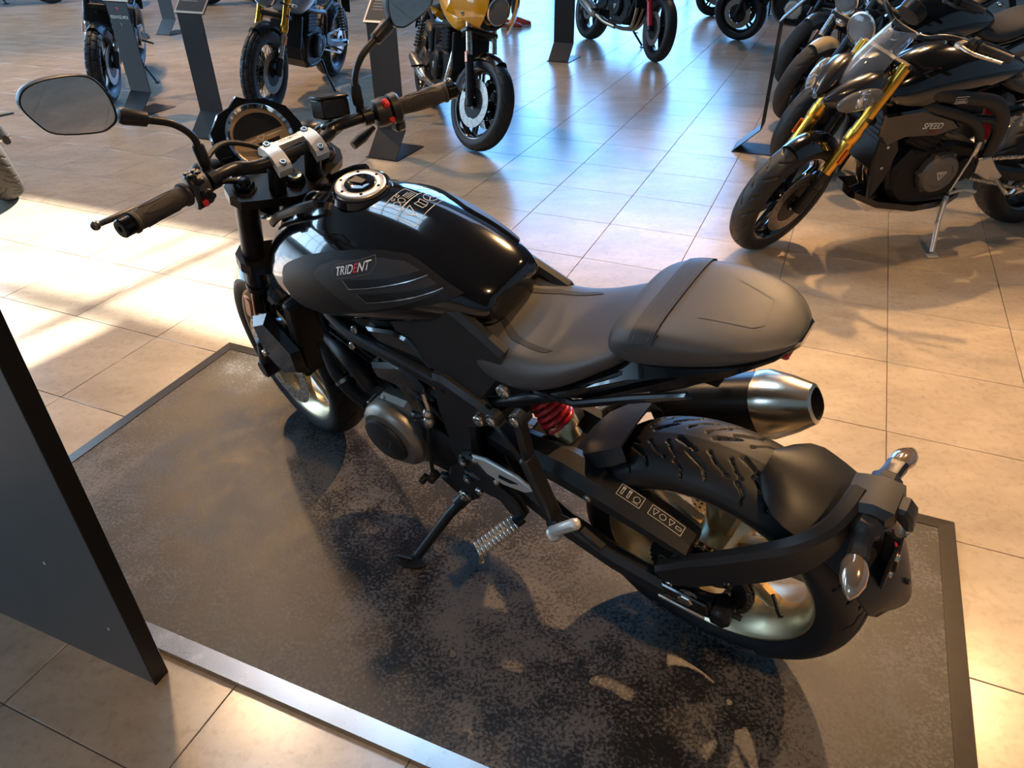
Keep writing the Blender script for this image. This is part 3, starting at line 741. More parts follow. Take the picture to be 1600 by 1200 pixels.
for k in range(15):
    f = k/14; a = math.radians(103+62*f); e = math.sin(min(1,.25+f*3.4)*PI/2)*math.sin(min(1,.30+(1-f)*4)*PI/2); r = .350+.030*f; hw = .102*e; row = []
    for j in range(9):
        q = -1+j/4; row.append(V((r-.03*abs(q)**2.2)*math.cos(a), q*hw, .316+(r-.03*abs(q)**2.2)*math.sin(a)))
    rings.append(row+[p-V(math.cos(a),0,math.sin(a))*.003 for p in reversed(row)])
flap = G().loft(rings).build('mud_flap', MATTE, mb, sharp=40)
g = G(); g.bolt((-.3515,.0,.458),(-.93,0,.37), .006, .004); g.build('flap_rivet', SATIN, flap)
g = G(); g.prism([(-.215,.655),(-.222,.60),(-.25,.585),(-.28,.605),(-.300,.64),(-.294,.668),(-.26,.672)], -.045, .045, .012); g.build('plate_carrier', MATTE, mb, sharp=30)
g = G(); g.prism([(-.290,.662),(-.296,.635),(-.318,.612),(-.328,.618),(-.322,.648),(-.308,.664)], -.020, .020, .006); g.build('plate_light', MATTE, mb)
g = G(); g.bar((-.262,-.075,.632),(-.262,.075,.632), .05, .046, (0,0,1), .014); g.build('indicator_mount', MATTE, mb)
g = G(); g.box((-.315,.02,.53),(.008,.085,.11), None, .002); g.bar((-.305,.02,.60),(-.315,.02,.50), .03, .012, (0,1,0), .003); g.build('plate_bracket', SATIN, mb)
g = G()
for y in (.045,-.01): g.bolt((-.32,y,.575),(-1,0,0), .007, .005)
g.bolt((-.32,.03,.50),(-1,0,0), .007, .005); g.build('bracket_bolt', STEEL, mb)
g = G(); g.tube([(-.30,.01,.60),(-.318,.035,.575),(-.316,.02,.545)], .0025, 8, 5); g.build('red_wire', RED, mb)
for sg in (1,-1):
    A = V(-.262,sg*.068,.628); B = V(-.268,sg*.112,.620); C = V(-.280,sg*.178,.604)
    g = G(); d = (B-A); rings = []
    for f, w_, h in ((0,.036,.030),(.5,.034,.027),(1,.036,.030)): p = A.lerp(B, f); rings.append([p+V(w_/2*a_, 0, h/2*b_) for a_, b_ in ((-1,-.6),(-.6,-1),(.6,-1),(1,-.6),(1,.6),(.6,1),(-.6,1),(-1,.6))])
    o = G().loft(rings).build('indicator_stalk', SATIN, mb)
    rings = []
    for f, w_, h in ((0,.034,.030),(.25,.046,.038),(.55,.042,.035),(.82,.025,.021),(1,.005,.005)):
        p = B.lerp(C, f); rings.append([p+V(w_/2*math.cos(t_), 0, h/2*math.sin(t_)) for t_ in [2*PI*k/16 for k in range(16)]])
    G().loft(rings).build('indicator_lens', AMBER, mb, sharp=60)
# tail, seats
def ring8(x, T, w_, zb, wb, sh=.35):
    zm = T-(T-zb)*.45
    return superring(x, [(0,T),(w_*.60,T-.001),(w_*.92,T-.006),(w_*1.04,T-(T-zb)*.26),((w_+wb)/2*1.04,zm),(wb,zb+.006),(wb*.85,zb),(0,zb)])
g = G().loft([ring8(*r) for r in ((.585,.868,.075,.825,.085),(.57,.862,.088,.812,.105),(.52,.834,.105,.768,.132),(.46,.814,.118,.735,.146),(.40,.808,.126,.728,.150),(.34,.818,.130,.744,.150),(.27,.848,.130,.785,.144),(.21,.885,.122,.832,.130),(.165,.915,.112,.868,.118),(.15,.915,.10,.875,.105))])
seat = g.build('rider_seat', SEAT, mb, sharp=180, sub=2)
sbv = bvh_of(seat)
g = G()
for sgn in (1,-1):
    patch(g, [(.50,.035*sgn),(.42,.085*sgn),(.33,.10*sgn),(.315,.092*sgn),(.405,.074*sgn),(.49,.028*sgn)], sbv, .0010, 16, 3, axis='z', th=.004)
g.build('seat_panel_line', mat('seat_panel_vinyl', (.016,.016,.016), .6, noise=.2, nscale=200), seat, sharp=60)
g = G().loft([ring8(*r) for r in ((.200,.915,.070,.885,.080),(.190,.935,.098,.880,.108),(.155,.960,.112,.884,.122),(.10,.974,.116,.898,.124),(.03,.980,.110,.922,.118),(-.035,.980,.092,.940,.100),(-.075,.974,.062,.950,.070),(-.100,.964,.025,.954,.030))])
pil = g.build('pillion_seat', SEAT, mb, sharp=180, sub=2)
pbv = bvh_of(pil)
g = G(); patch(g, [(.140,-.128),(.098,-.128),(.098,.128),(.140,.128)], pbv, .003, 4, 28, axis='z', th=.006); g.build('grab_strap', mat('strap_vinyl', (.018,.017,.017), .5, noise=.2, nscale=200), pil, sharp=50)
lay(strips([[(.132,-.115),(.132,.115)],[(.106,-.115),(.106,.115)]], .0012), pbv, .0034, lambda a, b_: (a,b_), axis='z').build('stitching', mat('seat_thread', (.09,.085,.08), .7, noise=.1), pil, sharp=180)
lay(strips([[(.05,.055),(-.03,.045),(-.045,.03),(-.035,-.03),(.03,-.055)]], .0016), pbv, .0006, lambda a, b_: (a,b_), axis='z').build('embossed_line', mat('seat_emboss', (.05,.048,.046), .6, noise=.1), pil, sharp=180)
def tail_ring(x, zt, zb, w_): return superring(x, [(0,zt),(w_*.8,zt),(w_,zt-(zt-zb)*.25),(w_*.95,zt-(zt-zb)*.6),(w_*.6,zb),(0,zb)])
g = G().loft([tail_ring(*r) for r in ((.36,.748,.722,.135),(.30,.778,.722,.136),(.22,.835,.735,.132),(.14,.890,.775,.125),(.06,.918,.830,.118),(-.02,.944,.892,.100),(-.075,.958,.930,.065),(-.10,.962,.950,.03))])
tl = g.build('tail_panel', GLOSS, mb, sharp=30)
g = G(); g.prism([(.34,.742),(.24,.752),(.12,.825),(.02,.885),(.03,.893),(.13,.838),(.25,.765),(.34,.752)], .128, .142, .004); g.mirror(); g.build('tail_blade', GLOSS, mb)
g = G(); g.box((-.078,0,.938),(.024,.09,.012), None, .004); g.build('tail_light', mat('red_lens', (.35,.01,.02), .15, 0, .8, noise=.1), mb)
g = G(); g.tube([(.47,.13,.645),(.38,.13,.70),(.28,.125,.760),(.14,.105,.862),(.02,.07,.92)], .013, 12, 5); g.tube([(.47,-.13,.645),(.38,-.13,.70),(.28,-.125,.760),(.14,-.105,.862),(.02,-.07,.92)], .013, 12, 5); g.build('subframe', SATIN, mb)
# side panel (matte airbox cover) and frame
pan = [(.745,.815),(.57,.875),(.52,.862),(.41,.805),(.402,.785),(.42,.735),(.470,.662),(.55,.668),(.63,.705),(.70,.755)]
g = G(); g.prism(pan, .118, .152, .010); g.map(lambda p: V(p.x, p.y-max(0,p.z-.68)*.17, p.z)); g.mirror(); sidep = g.build('side_panel', MATTE, mb, sharp=25)
g = G(); g.prism([(.79,.742),(.70,.765),(.655,.758),(.595,.685),(.61,.672),(.69,.70),(.76,.715)], .130, .148, .006); g.mirror(); g.build('side_panel_insert', GLOSS, mb)
g = G(); g.prism([(.49,.79),(.40,.775),(.34,.752),(.36,.715),(.44,.68),(.48,.70)], .105, .130, .006); g.mirror(); g.build('seat_side_trim', SATIN, mb)
g = G()
for s_ in (1,-1):
    y = .152*s_
    g.tube([(1.08,.055*s_,.80),(1.0,.10*s_,.745),(.88,.135*s_,.700),(.75,.146*s_,.690),(.66,.150*s_,.684),(.56,y,.672)], .019, 12, 5)
    g.tube([(1.09,.05*s_,.74),(1.02,.10*s_,.62),(.98,.12*s_,.50)], .014, 10, 5)
g.build('frame_tube', SATIN, mb)
g = G(); g.cyl((1.075,0,.965),(1.165,0,.77), .036, 24, .004); st(g).build('steering_head', SATIN, mb)
fp = [(.595,.700),(.565,.705),(.475,.672),(.430,.650),(.445,.615),(.505,.575),(.520,.47),(.515,.385),(.545,.315),(.60,.275),(.64,.29),(.645,.33),(.615,.40),(.60,.50),(.605,.60)]
g = G(); g.prism(fp, .135, .168, .010); g.mirror(); fpl = g.build('frame_plate', MATTE, mb, sharp=25)
g = G()
for x, z, r in ((.475,.625,.014),(.405,.728,.016),(.536,.335,.012)): g.bolt((x,.168 if z != .728 else .150,z),(0,1,0), r, .008)
g.build('frame_bolt', STEEL, fpl)
g = G(); g.lathe([(.030,0),(.030,.004),(.026,.005),(.010,.005)], (.545,.168,.415), (0,1,0), 24)
for k in range(3): g.cyl((.545+.018*math.cos(k*2.1),.172,.415+.018*math.sin(k*2.1)),(.545+.018*math.cos(k*2.1),.175,.415+.018*math.sin(k*2.1)), .004, 10)
g.build('pivot_cap', GLOSS, fpl)
# passenger hanger (Y shaped), rear pegs, heel plate, rider peg
g = G()
g.bar((.415,.178,.672),(.345,.185,.588), .018, .032, (0,1,0), .005); g.bar((.352,.178,.705),(.342,.185,.60), .018, .032, (0,1,0), .005); g.bar((.346,.186,.605),(.285,.200,.440), .022, .040, (0,1,0), .006)
g.cyl((.415,.168,.675),(.415,.192,.675), .017, 18, .002); g.cyl((.352,.168,.708),(.352,.192,.708), .017, 18, .002); g.cyl((.282,.188,.437),(.282,.218,.437), .019, 18, .003)
hg = g.build('passenger_hanger', MATTE, mb)
g = G(); g.bolt((.415,.192,.675),(0,1,0), .011, .005); g.bolt((.352,.192,.708),(0,1,0), .011, .005); g.build('hanger_bolt', STEEL, hg)
g = G(); g.bar((.284,.224,.425),(.205,.230,.525), .024, .024, (0,1,0), .008); g.bar((.285,.215,.432),(.265,.235,.42), .030, .030, (0,0,1), .007); g.build('passenger_peg', ALUW, mb)
g = G(); g.bar((.283,.20,.45),(.215,.208,.468), .016, .020, (0,1,0), .003); g.bar((.215,.208,.468),(.16,.212,.445), .014, .018, (0,1,0), .003); g.build('passenger_peg_stop', MATTE, hg)
g = G(); g.prism([(.555,.478),(.52,.498),(.49,.485),(.455,.435),(.405,.405),(.385,.360),(.40,.330),(.435,.345),(.455,.375),(.50,.375),(.548,.398),(.552,.425),(.51,.43),(.545,.455)], .165, .190, .006); rg = g.build('rider_peg_hanger', MATTE, mb)
g = G()
for x, z in ((.535,.475),(.538,.41)): g.cyl((x,.168,z),(x,.196,z), .013, 16, .002); 
g.build('hanger_boss', MATTE, rg)
g = G()
for x, z in ((.535,.475),(.538,.41)): g.bolt((x,.196,z),(0,1,0), .009, .004)
g.build('hanger_bolt', STEEL, rg)
g = G(); g.prism([(.50,.522),(.46,.532),(.375,.522),(.335,.500),(.36,.478),(.42,.468),(.465,.480)], .188, .197, .003); hp = g.build('heel_plate', ALUW, mb)
g = G(); g.prism([(.425,.503),(.375,.502),(.395,.490),(.43,.490)], .1968, .1985, .0005); g.build('heel_plate_slot', DARK, hp)
g = G(); g.bolt((.49,.197,.512),(0,1,0), .007, .004); g.bolt((.44,.197,.466),(0,1,0), .007, .004); g.build('heel_bolt', STEEL, hp)
peg = G()
for k in range(11):
    f = k/10; x = .405+.05*f; y = .205+.085*f; z = .342-.035*f
    for s_ in (-1,1): peg.box((x+s_*.010,y-s_*.006,z), (.016,.0065,.020), Matrix.Rotation(-.5, 3, 'Z'), .0015)
peg.bar((.402,.198,.340),(.455,.292,.304), .018, .013, (0,0,1), .003); po = peg.build('rider_peg', ALU, mb)
g = G(); g.cyl((.452,.288,.300),(.455,.291,.262), .0055, 10); g.hexnut((.455,.291,.262),(.455,.291,.254), .0075); g.build('peg_feeler', STEEL, po)
g = G(); g.cyl((.395,.185,.35),(.405,.205,.343), .014, 14); g.build('peg_clevis', SATIN, po)
# gear lever, linkage rod, side stand
g = G(); g.cyl((.625,.170,.590),(.625,.172,.565), .006, 12); g.tube([(.632,.168,.63),(.625,.172,.585)], .006, 10); g.lathe([(.007,0),(.012,.008),(.012,.02),(.009,.026),(.013,.032),(.013,.05),(.008,.058)], (.627,.174,.585), (.12,.01,-1), 16); g.build('linkage_joint', STEEL, mb)
g = G(); g.tube([(.632,.176,.54),(.655,.182,.45),(.672,.185,.345)], .005, 10); g.lathe([(.005,0),(.009,.006),(.009,.016),(.005,.02)], (.672,.185,.345), (.1,0,-1), 14); g.build('gear_linkage_rod', SATIN, mb)
g = G(); g.tube([(.675,.18,.322),(.69,.185,.305),(.705,.185,.302)], [.008,.007,.007], 10, 4); g.cyl((.706,.18,.302),(.706,.205,.302), .010, 14, .002); g.cyl((.675,.17,.322),(.675,.20,.322), .012, 14); g.build('gear_lever', SATIN, mb)
g = G(); g.prism([(.69,.29),(.64,.315),(.585,.305),(.565,.27),(.59,.245),(.64,.255)], .140, .162, .005); g.build('stand_bracket', SATIN, mb)
g = G(); g.cyl((.60,.128,.272),(.60,.172,.272), .018, 18, .002); g.bolt((.60,.172,.272),(0,1,0), .012, .006); g.build('stand_pivot', STEEL, mb)
stand = thing  # (kept as part below)
FT = V(.715,.312,.076)
g = G(); g.tube([(.60,.150,.262),(.64,.20,.205),tuple(FT+V(-.012,-.014,.012))], [.015,.0135,.0125], 14); g.cyl((.607,.158,.255),(.622,.176,.234), .019, 14); sdo = g.build('side_stand', SATIN, mb)
g = G(); g.prism([(.674,.302),(.700,.292),(.748,.314),(.752,.332),(.722,.342),(.690,.328)], -.004, .004, .001, 'xy'); nrm_tilt = Matrix.Rotation(LEAN, 3, 'X'); g.map(lambda p: (nrm_tilt @ (p-V(FT.x,FT.y,0)))+V(FT.x,FT.y,FT.z-.004)); g.tube([tuple(FT+V(.0,-.0,.004)),tuple(FT+V(.038,.018,.016))], .0045, 8); g.build('stand_foot', SATIN, sdo)
# engine
g = G(); g.prism([(.58,.30),(.66,.265),(.90,.265),(.97,.33),(.985,.43),(.93,.53),(.72,.56),(.58,.53)], -.135, .135, .02); eng = g.build('crankcase', DARK, mb, sharp=25)
R_ = Matrix.Rotation(-.42, 3, 'Y'); g = G(); g.box((.86,0,.62),(.20,.25,.22), R_, .012); 
for k in range(5): g.box(V(.86,0,.62)+R_ @ V(0,0,-.07+k*.028), (.212,.262,.006), R_, .001)
g.build('cylinder_block', DARK, eng)
g = G(); g.box(V(.86,0,.62)+R_ @ V(0,0,.14), (.21,.27,.07), R_, .018); g.build('cylinder_head', SATIN, eng)
g = G(); g.lathe([(.098,0),(.098,.05),(.092,.062),(.080,.070)], (.775,.13,.425), (0,1,0), 40)
for k in range(7): a = .5+2*PI*k/7; g.cyl((.775+.098*math.cos(a),.13,.425+.098*math.sin(a)),(.775+.098*math.cos(a),.165,.425+.098*math.sin(a)), .012, 12, .002)
alt = g.build('alternator_cover', COVER, mb, sharp=30)
g = G(); g.prism([(.855,.47),(.80,.54),(.72,.545),(.685,.50),(.72,.45)], .12, .165, .012); g.build('cover_shoulder', COVER, mb, sharp=25)
g = G(); g.lathe([(.066,0),(.066,.008),(.060,.012),(0.001,.012)], (.790,.197,.415), (0,1,0), 36); cap = g.build('cover_badge', MATTE, alt)
lg = logo_t(.060); lg.map(lambda p: V(.790-p.x,.2102,.415+p.y)); lg.build('badge_emblem', mat('emblem_grey', (.06,.06,.06), .35, .4, noise=.1), alt, sharp=180)
g = G(); g.lathe([(.070,0),(.070,.035),(.05,.045),(0.001,.045)], (.640,.125,.43), (0,1,0), 28); g.build('sprocket_cover', DARK, mb)
g = G(); g.prism([(.80,.640),(.70,.682),(.665,.668),(.618,.60),(.655,.535),(.70,.53),(.72,.60),(.79,.60)], .128, .165, .010); g.build('engine_side_cover', GLOSS, mb, sharp=25)
g = G(); g.lathe([(.085,0),(.085,.04),(.07,.052)], (.74,-.13,.43), (0,-1,0), 32); g.build('clutch_cover', COVER, mb)
g = G()
for s_ in ((.86,.66,.145),(.80,.70,.14),(.835,.715,.14)): g.bolt((s_[0],s_[2],s_[1]),(0,1,.2), .010, .008)
g.build('engine_bolts', STEEL, mb)
g = G(); g.tube([(1.0,.11,.60),(.93,.135,.60),(.885,.145,.575),(.86,.14,.52)], .021, 12, 5); g.build('coolant_hose', WIRE, mb)
g = G(); g.tube([(1.05,.10,.56),(1.0,.13,.50),(.95,.135,.45),(.915,.13,.43)], .023, 14, 5); ho = g.build('coolant_hose', WIRE, mb)
g = G(); g.lathe([(.0255,0),(.0255,.010)], (.985,.132,.483), (-.6,.1,-.7), 20, caps=False); g.build('hose_clamp', STEEL, ho)
g = G(); g.tube([(.66,.165,.60),(.64,.172,.56),(.655,.165,.50),(.70,.15,.49)], .006, 8, 5); g.tube([(.70,.160,.52),(.65,.168,.53),(.63,.15,.60)], .005, 8, 5); g.tube([(.72,.155,.62),(.63,.168,.60),(.60,.15,.52)], .005, 8, 5); g.build('wiring', WIRE, mb)
g = G(); g.tube([(.66,.152,.53),(.685,.165,.525),(.70,.160,.52)], .010, 10, 4); g.build('sensor_plug', SATIN, mb)
# radiator, shrouds and headers
g = G(); g.box((1.10,0,.575),(.035,.31,.27), Matrix.Rotation(-.25, 3, 'Y'), .006)
for k in range(13): g.box((1.121-.0,0,.46+k*.019),(.004,.28,.004), Matrix.Rotation(-.25, 3, 'Y'))
g.build('radiator', DARK, mb)
g = G(); g.prism([(1.245,.615),(1.165,.655),(1.085,.56),(1.10,.47),(1.195,.425),(1.255,.50)], .130, .178, .020); g.mirror(); g.build('radiator_shroud', GLOSS, mb, sharp=25)
g = G(); g.bolt((1.235,.178,.505),(.3,1,0), .010, .006); g.build('shroud_bolt', STEEL, mb)
g = G(); g.prism([(1.17,.60),(1.125,.575),(1.12,.560),(1.16,.585)], .1755, .1775, .0005); g.build('shroud_accent', RED, mb)
g = G()
for y in (-.07,0,.07): g.tube([(.96,y,.60),(1.02,y,.54),(1.03,y*.9,.42),(.98,y*.6,.28),(.86,y*.4-.02,.225),(.72,-.05,.215)], .019, 12, 5)
g.tube([(.72,-.05,.215),(.52,-.08,.235),(.42,-.14,.33),(.30,-.165,.45),(.20,-.165,.505)], .028, 14, 5); g.build('exhaust_header', PIPE, mb)
# silencer
A = V(.225,-.175,.468); B = V(-.005,-.192,.572); C = V(-.093,-.198,.612); ax = (B-A).normalized(); up_ = V(0,0,1); n1 = ax.cross(up_).normalized(); n2 = n1.cross(ax)
def mring(p, a_, b_, n=24, sq=.8):
    out = []
    for k in range(n):
        t_ = 2*PI*k/n; cx, cy = math.cos(t_), math.sin(t_); out.append(p+n1*(a_*math.copysign(abs(cx)**sq, cx))+n2*(b_*math.copysign(abs(cy)**sq, cy)))
    return out
G().loft([mring(A-ax*.01,.035,.040),mring(A,.052,.062),mring(A+ax*.05,.056,.066),mring(B,.060,.070)]).build('silencer', mat('satin_dark_silencer', (.020,.019,.018), .30, .5, rvar=.05, nscale=10), mb, sharp=40)
en = G().loft([mring(B-ax*.012,.0625,.0725),mring(B+ax*.01,.063,.073),mring(B+ax*.058,.050,.058),mring(C,.036,.040),mring(C+ax*.004,.029,.033),mring(C-ax*.05,.026,.030)], cap1=True).build('silencer_end_cap', BRUSH, mb, sharp=28)
G().loft([mring(C+ax*.003,.0285,.0325),mring(C-ax*.045,.026,.030)], cap0=False).build('silencer_outlet', mat('soot_black', (.004,.004,.004), .8, noise=.3), en)
g = G()
for t_ in (.9,2.3,3.9): g.bolt(B+n1*(.0625*math.cos(t_))+n2*(.0725*math.sin(t_)), n1*math.cos(t_)+n2*math.sin(t_), .006, .003)
g.build('silencer_rivet', STEEL, en)
g = G(); g.bar((.16,-.13,.66),(.09,-.165,.62), .02, .03, (0,0,1), .004); g.cyl((.225,-.168,.493),(.205,-.170,.503), .05, 20); g.build('silencer_bracket', SATIN, mb)
# rear shock
ax = (V(.34,.03,.49)-V(.45,.0,.64)).normalized(); A = V(.45,0.01,.64)
g = G(); pts = []
for k in range(7*14+1):
    a = 2*PI*k/14; z = .02+.11*k/98; e1 = V(0,1,0); e2 = ax.cross(e1); pts.append(A+ax*z+e1*(.036*math.cos(a))+e2*(.036*math.sin(a)))
g.tube(pts, .0065, 8); g.build('shock_spring', RED, mb, sharp=60)
g = G(); g.cyl(A, A+ax*.17, .022, 20); g.lathe([(.03,.125),(.040,.127),(.040,.150),(.034,.152),(.034,.175),(.024,.178)], A, ax, 10); g.build('shock_body', mat('gold_zinc_plate', (.66,.52,.30), .25, 1.0, rvar=.08, nscale=60), mb)
# tank
TP = [(.452,.880,.055,.868,.078,.850,.068,.822),(.475,.898,.072,.886,.096,.862,.082,.816),(.52,.920,.084,.905,.114,.870,.100,.808),(.60,.955,.098,.932,.140,.882,.122,.796),(.70,.984,.106,.955,.160,.884,.140,.772),(.80,.999,.108,.964,.172,.878,.146,.745),(.90,.996,.106,.953,.172,.862,.142,.712),(1.0,.966,.100,.918,.160,.826,.132,.684),(1.07,.925,.092,.880,.146,.795,.122,.690),(1.12,.885,.078,.850,.126,.788,.106,.722),(1.145,.855,.060,.830,.098,.790,.085,.750)]
rings = []
for x, T, ys, zs, ym, zm, yb, zb in TP:
    rings.append(superring(x, [(0,T),(ys*.5,T-(T-zs)*.18),(ys*.9,zs+.004),(ys*1.12,zs-.008),((ys+ym)/2*1.07,(zs+zm)/2),(ym,zm),(ym*1.0,zm-(zm-zb)*.5),(yb,zb),(yb*.5,zb-.004),(0,zb-.004)]))
tank = G().loft(rings).build('fuel_tank', GLOSS, mb, sharp=180, sub=2)
tb = bvh_of(tank)
pad = [(1.016,.800),(1.0,.845),(.966,.869),(.899,.904),(.816,.933),(.75,.945),(.694,.949),(.642,.945),(.611,.936),(.571,.920),(.511,.893),(.538,.883),(.62,.861),(.767,.809),(.90,.755),(.975,.748),(1.010,.768)]
g = G(); patch(g, pad, tb, .0055, 44, 10, th=.010); padl = g.build('tank_pad', PADM, mb, sharp=40)
g = G(); patch(g, pad, tb, .0055, 44, 10, sgn=-1, th=.010); g.build('tank_pad', PADM, mb, sharp=40)
RIB = mat('ribbed_pad_rubber', (.024,.023,.023), .55, noise=.3, nscale=500, bump=.35, bscale=700)
pin = [(.865,.879),(.84,.903),(.794,.923),(.689,.940),(.638,.937),(.60,.925),(.545,.900),(.616,.872),(.70,.840),(.754,.820),(.80,.845)]
g = G(); patch(g, pin, tb, .0072, 40, 8, th=.003); g.build('tank_pad_inlay', RIB, padl, sharp=40)
for q in ([(.772,.891),(.591,.927),(.584,.919),(.756,.877)], [(.737,.869),(.556,.909),(.549,.902),(.718,.855)]):
    g = G(); patch(g, q, tb, .0092, 16, 3, th=.004); g.build('pad_louvre', PADM, padl, sharp=40)
    lay(strips([[q[0],q[3],q[2]]], .0016), tb, .0098, lambda a, b_: (a,b_)).build('louvre_line', mat('silver_line', (.5,.5,.5), .3, .8, noise=.1), padl, sharp=180)
TRW = mat('bright_white_print', (.9,.9,.88), .45, noise=.05); TRR = mat('bright_red_print', (.80,.03,.03), .4, noise=.05)
for n_, q in enumerate(islands(text_geo('TRIDENT', .0225, .1))):
    lay(q, tb, .0100, lambda a, b_: (.748-a*.92, .915+a*.275+b_*.95), 'y').build('tank_letter', TRR if n_ == 4 else TRW, padl, sharp=180)
lay(strips([[(-.058,.004),(-.050,.013),(.052,.013),(.060,0),(.050,-.013),(-.052,-.013),(-.058,.004)]], .0010), tb, .0088, lambda a, b_: (.748-a*.92, .915+a*.275+b_)).build('badge_outline', mat('badge_grey', (.14,.10,.10), .4, noise=.1), padl, sharp=180)
# printed warning labels behind the filler
wl = [ic(-.045,-.022,.090,.044), [(-.036,-.014),(-.026,.012),(-.014,-.014),(-.036,-.014)], [(-.0255,.004),(-.0255,-.005)], [(-.006,-.010),(.002,-.007),(.010,-.010),(.010,.009),(.002,.012),(-.006,.009),(-.006,-.010)], [(.002,-.007),(.002,.012)], circ2(.028,.0,.013,20), [(.028,0),(.039,.007)], [(.028,0),(.017,.007)], [(.028,0),(.028,-.013)]]
wl2 = [ic(-.034,-.015,.068,.030), circ2(-.022,.004,.007,12), circ2(-.006,.004,.007,12), [(.006,.010),(.030,.010)], [(.006,.006),(.030,.006)], [(.006,.002),(.030,.002)], [(.006,-.002),(.026,-.002)], ic(-.018,-.012,.007,.005), ic(-.004,-.012,.008,.005)]
lay(strips(wl, .0011), tb, .0006, lambda a, b_: (.698-b_*1.12+a*.22, -.025-a*1.32), axis='z').build('warning_label', WHITE, tank, sharp=180)
lay(strips(wl2, .0010), tb, .0006, lambda a, b_: (.740-b_*1.2+a*.12, -.016-a*1.02), axis='z').build('warning_label', WHITE, tank, sharp=180)
# filler cap
CX = .838; g = G(); g.lathe([(.068,-.016),(.064,-.002),(.060,.000),(.057,-.006)], (CX,0,1.004), (-.10,0,1), 48, caps=False); g.build('filler_recess', GLOSS, tank)
g = G(); g.lathe([(.034,.002),(.034,.008),(.036,.0095),(.051,.0095),(.054,.007),(.054,-.010)], (CX,0,1.000), (-.10,0,1), 48, caps=False); cap = g.build('filler_ring', ALU, mb, sharp=40)
g = G(); g.lathe([(.035,.004),(.033,.011),(.030,.013),(.012,.0135),(0.001,.0135)], (CX,0,1.000), (-.10,0,1), 36); g.build('filler_cap', GLOSS, cap)
g = G()
for k in range(6): a = 2*PI*k/6+.3; g.bolt((CX+.0435*math.cos(a), .0435*math.sin(a), 1.0095+.0043*math.cos(a)), (-.1,0,1), .0035, .0015)
g.build('filler_screw', DARK, cap)
g = G(); g.prism([(CX-.016,-.008),(CX+.02,-.012),(CX+.02,.012),(CX-.016,.008)], 1.0125, 1.0165, .001, 'xy'); g.build('lock_flap', SATIN, cap)
# tank front trim strips beside the filler, running to the steering head
g = G(); g.tube([(1.13,.062,.872),(1.05,.082,.925),(.96,.088,.968),(.90,.080,.990)], .010, 8, 5, flat=.5); g.mirror(); g.build('tank_trim', MATTE, mb)
# ---- front end (steered) ----
fd = V(-S.ax.x,0,-S.ax.z)       # down the fork
FT0 = S.at(.985, .037)
def fork_pt(z, y): t_ = (FT0.z-z)/(-fd.z); return FT0+fd*t_+V(0,y,0)
for s_ in (1,-1):
    y = .105*s_
    g = G(); g.cyl(fork_pt(.985,y), fork_pt(.655,y), .0275, 28, .002); g.lathe([(.030,0),(.030,.02),(.028,.022)], fork_pt(.675,y), fd, 28); st(g).build('fork_tube', SATIN, mb)
    g = G(); g.cyl(fork_pt(.66,y), fork_pt(.36,y), .0205, 24); st(g).build('fork_slider', mat('black_coated_slider', (.02,.018,.016), .18, .8, rvar=.03), mb)
    g = G(); g.cyl(fork_pt(.42,y), fork_pt(.29,y), .027, 20, .006); g.cyl((1.401,y-.02*s_,.30),(1.401,y+.028*s_,.30), .03, 20, .004); st(g).build('fork_foot', SATIN, mb)
    g = G(); g.hexnut(fork_pt(.983,y), fork_pt(.998,y), .023); g.lathe([(.017,0),(.014,.008),(.006,.010),(.0001,.010)], fork_pt(.995,y), -fd, 20); st(g).build('fork_cap', mat('black_anodised', (.02,.02,.022), .2, .8, rvar=.04), mb)
    g = G(); g.box(fork_pt(.585,y)+V(.01,.030*s_,0), (.030,.007,.085), Matrix.Rotation(-math.radians(24.6), 3, 'Y'), .003); st(g).build('fork_reflector', ORANGE, mb)
    g = disc_geo(FC, .072*s_, .110, .155); o = st(g).build('front_brake_disc', STEEL, mb); st(disc_holes(FC, .072*s_, .110, .155)).build('disc_hole', DARK, o)
    g = G(); g.box((1.315,.082*s_,.395),(.06,.055,.12), Matrix.Rotation(.5, 3, 'Y'), .012); st(g).build('front_caliper', SATIN, mb)
def plate(name, z, th, m, ext):
    c = S.at(z); f = S.ax.z; n_ = 24; g = G()
    def pt(a, b_, h): return S.at(z)+V(f,0,-S.ax.x)*a+V(0,b_,0)+S.ax*h
    poly = []
    for k in range(-6,7): t_ = PI/2+k*PI/12*-1; poly.append((.037+.042*math.cos(t_-PI/2), .105+.042*math.sin(t_-PI/2)) if False else None)
    poly = [(.078,.118),(.060,.142),(.030,.147),(.004,.135),(-.010,.105),(-.030,.055),(-.042,.025),(-.045,0)]
    poly = poly+[(a,-b_) for a, b_ in reversed(poly[:-1])]+[(.062,-.07),(.045,-.03),(.045,.03),(.062,.07)]
    g.loft([[pt(a,b_,h) for a, b_ in poly] for h in (-th/2,-th/2+.002,th/2-.002,th/2)])
    return st(g).build(name, m, mb, sharp=30)
plate('top_yoke', .955, .026, mat('yoke_satin_black', (.022,.021,.021), .3, .5, rvar=.05), 0); plate('lower_yoke', .745, .035, SATIN, 0)
c = S.at(.968); g = G(); g.lathe([(.024,.0),(.024,.003),(.019,.004)], c, S.ax, 30); g.hexnut(c+S.ax*.003, c+S.ax*.016, .0215); st(g).build('stem_nut', mat('black_nut', (.02,.02,.02), .25, .8, rvar=.04), mb); g = G(); g.lathe([(.007,.010),(.007,.016),(.015,.019),(.016,.016),(.016,.012)], c, S.ax, 24); st(g).build('stem_cap', mat('gold_zinc_plate', (.66,.52,.30), .25, 1), mb)
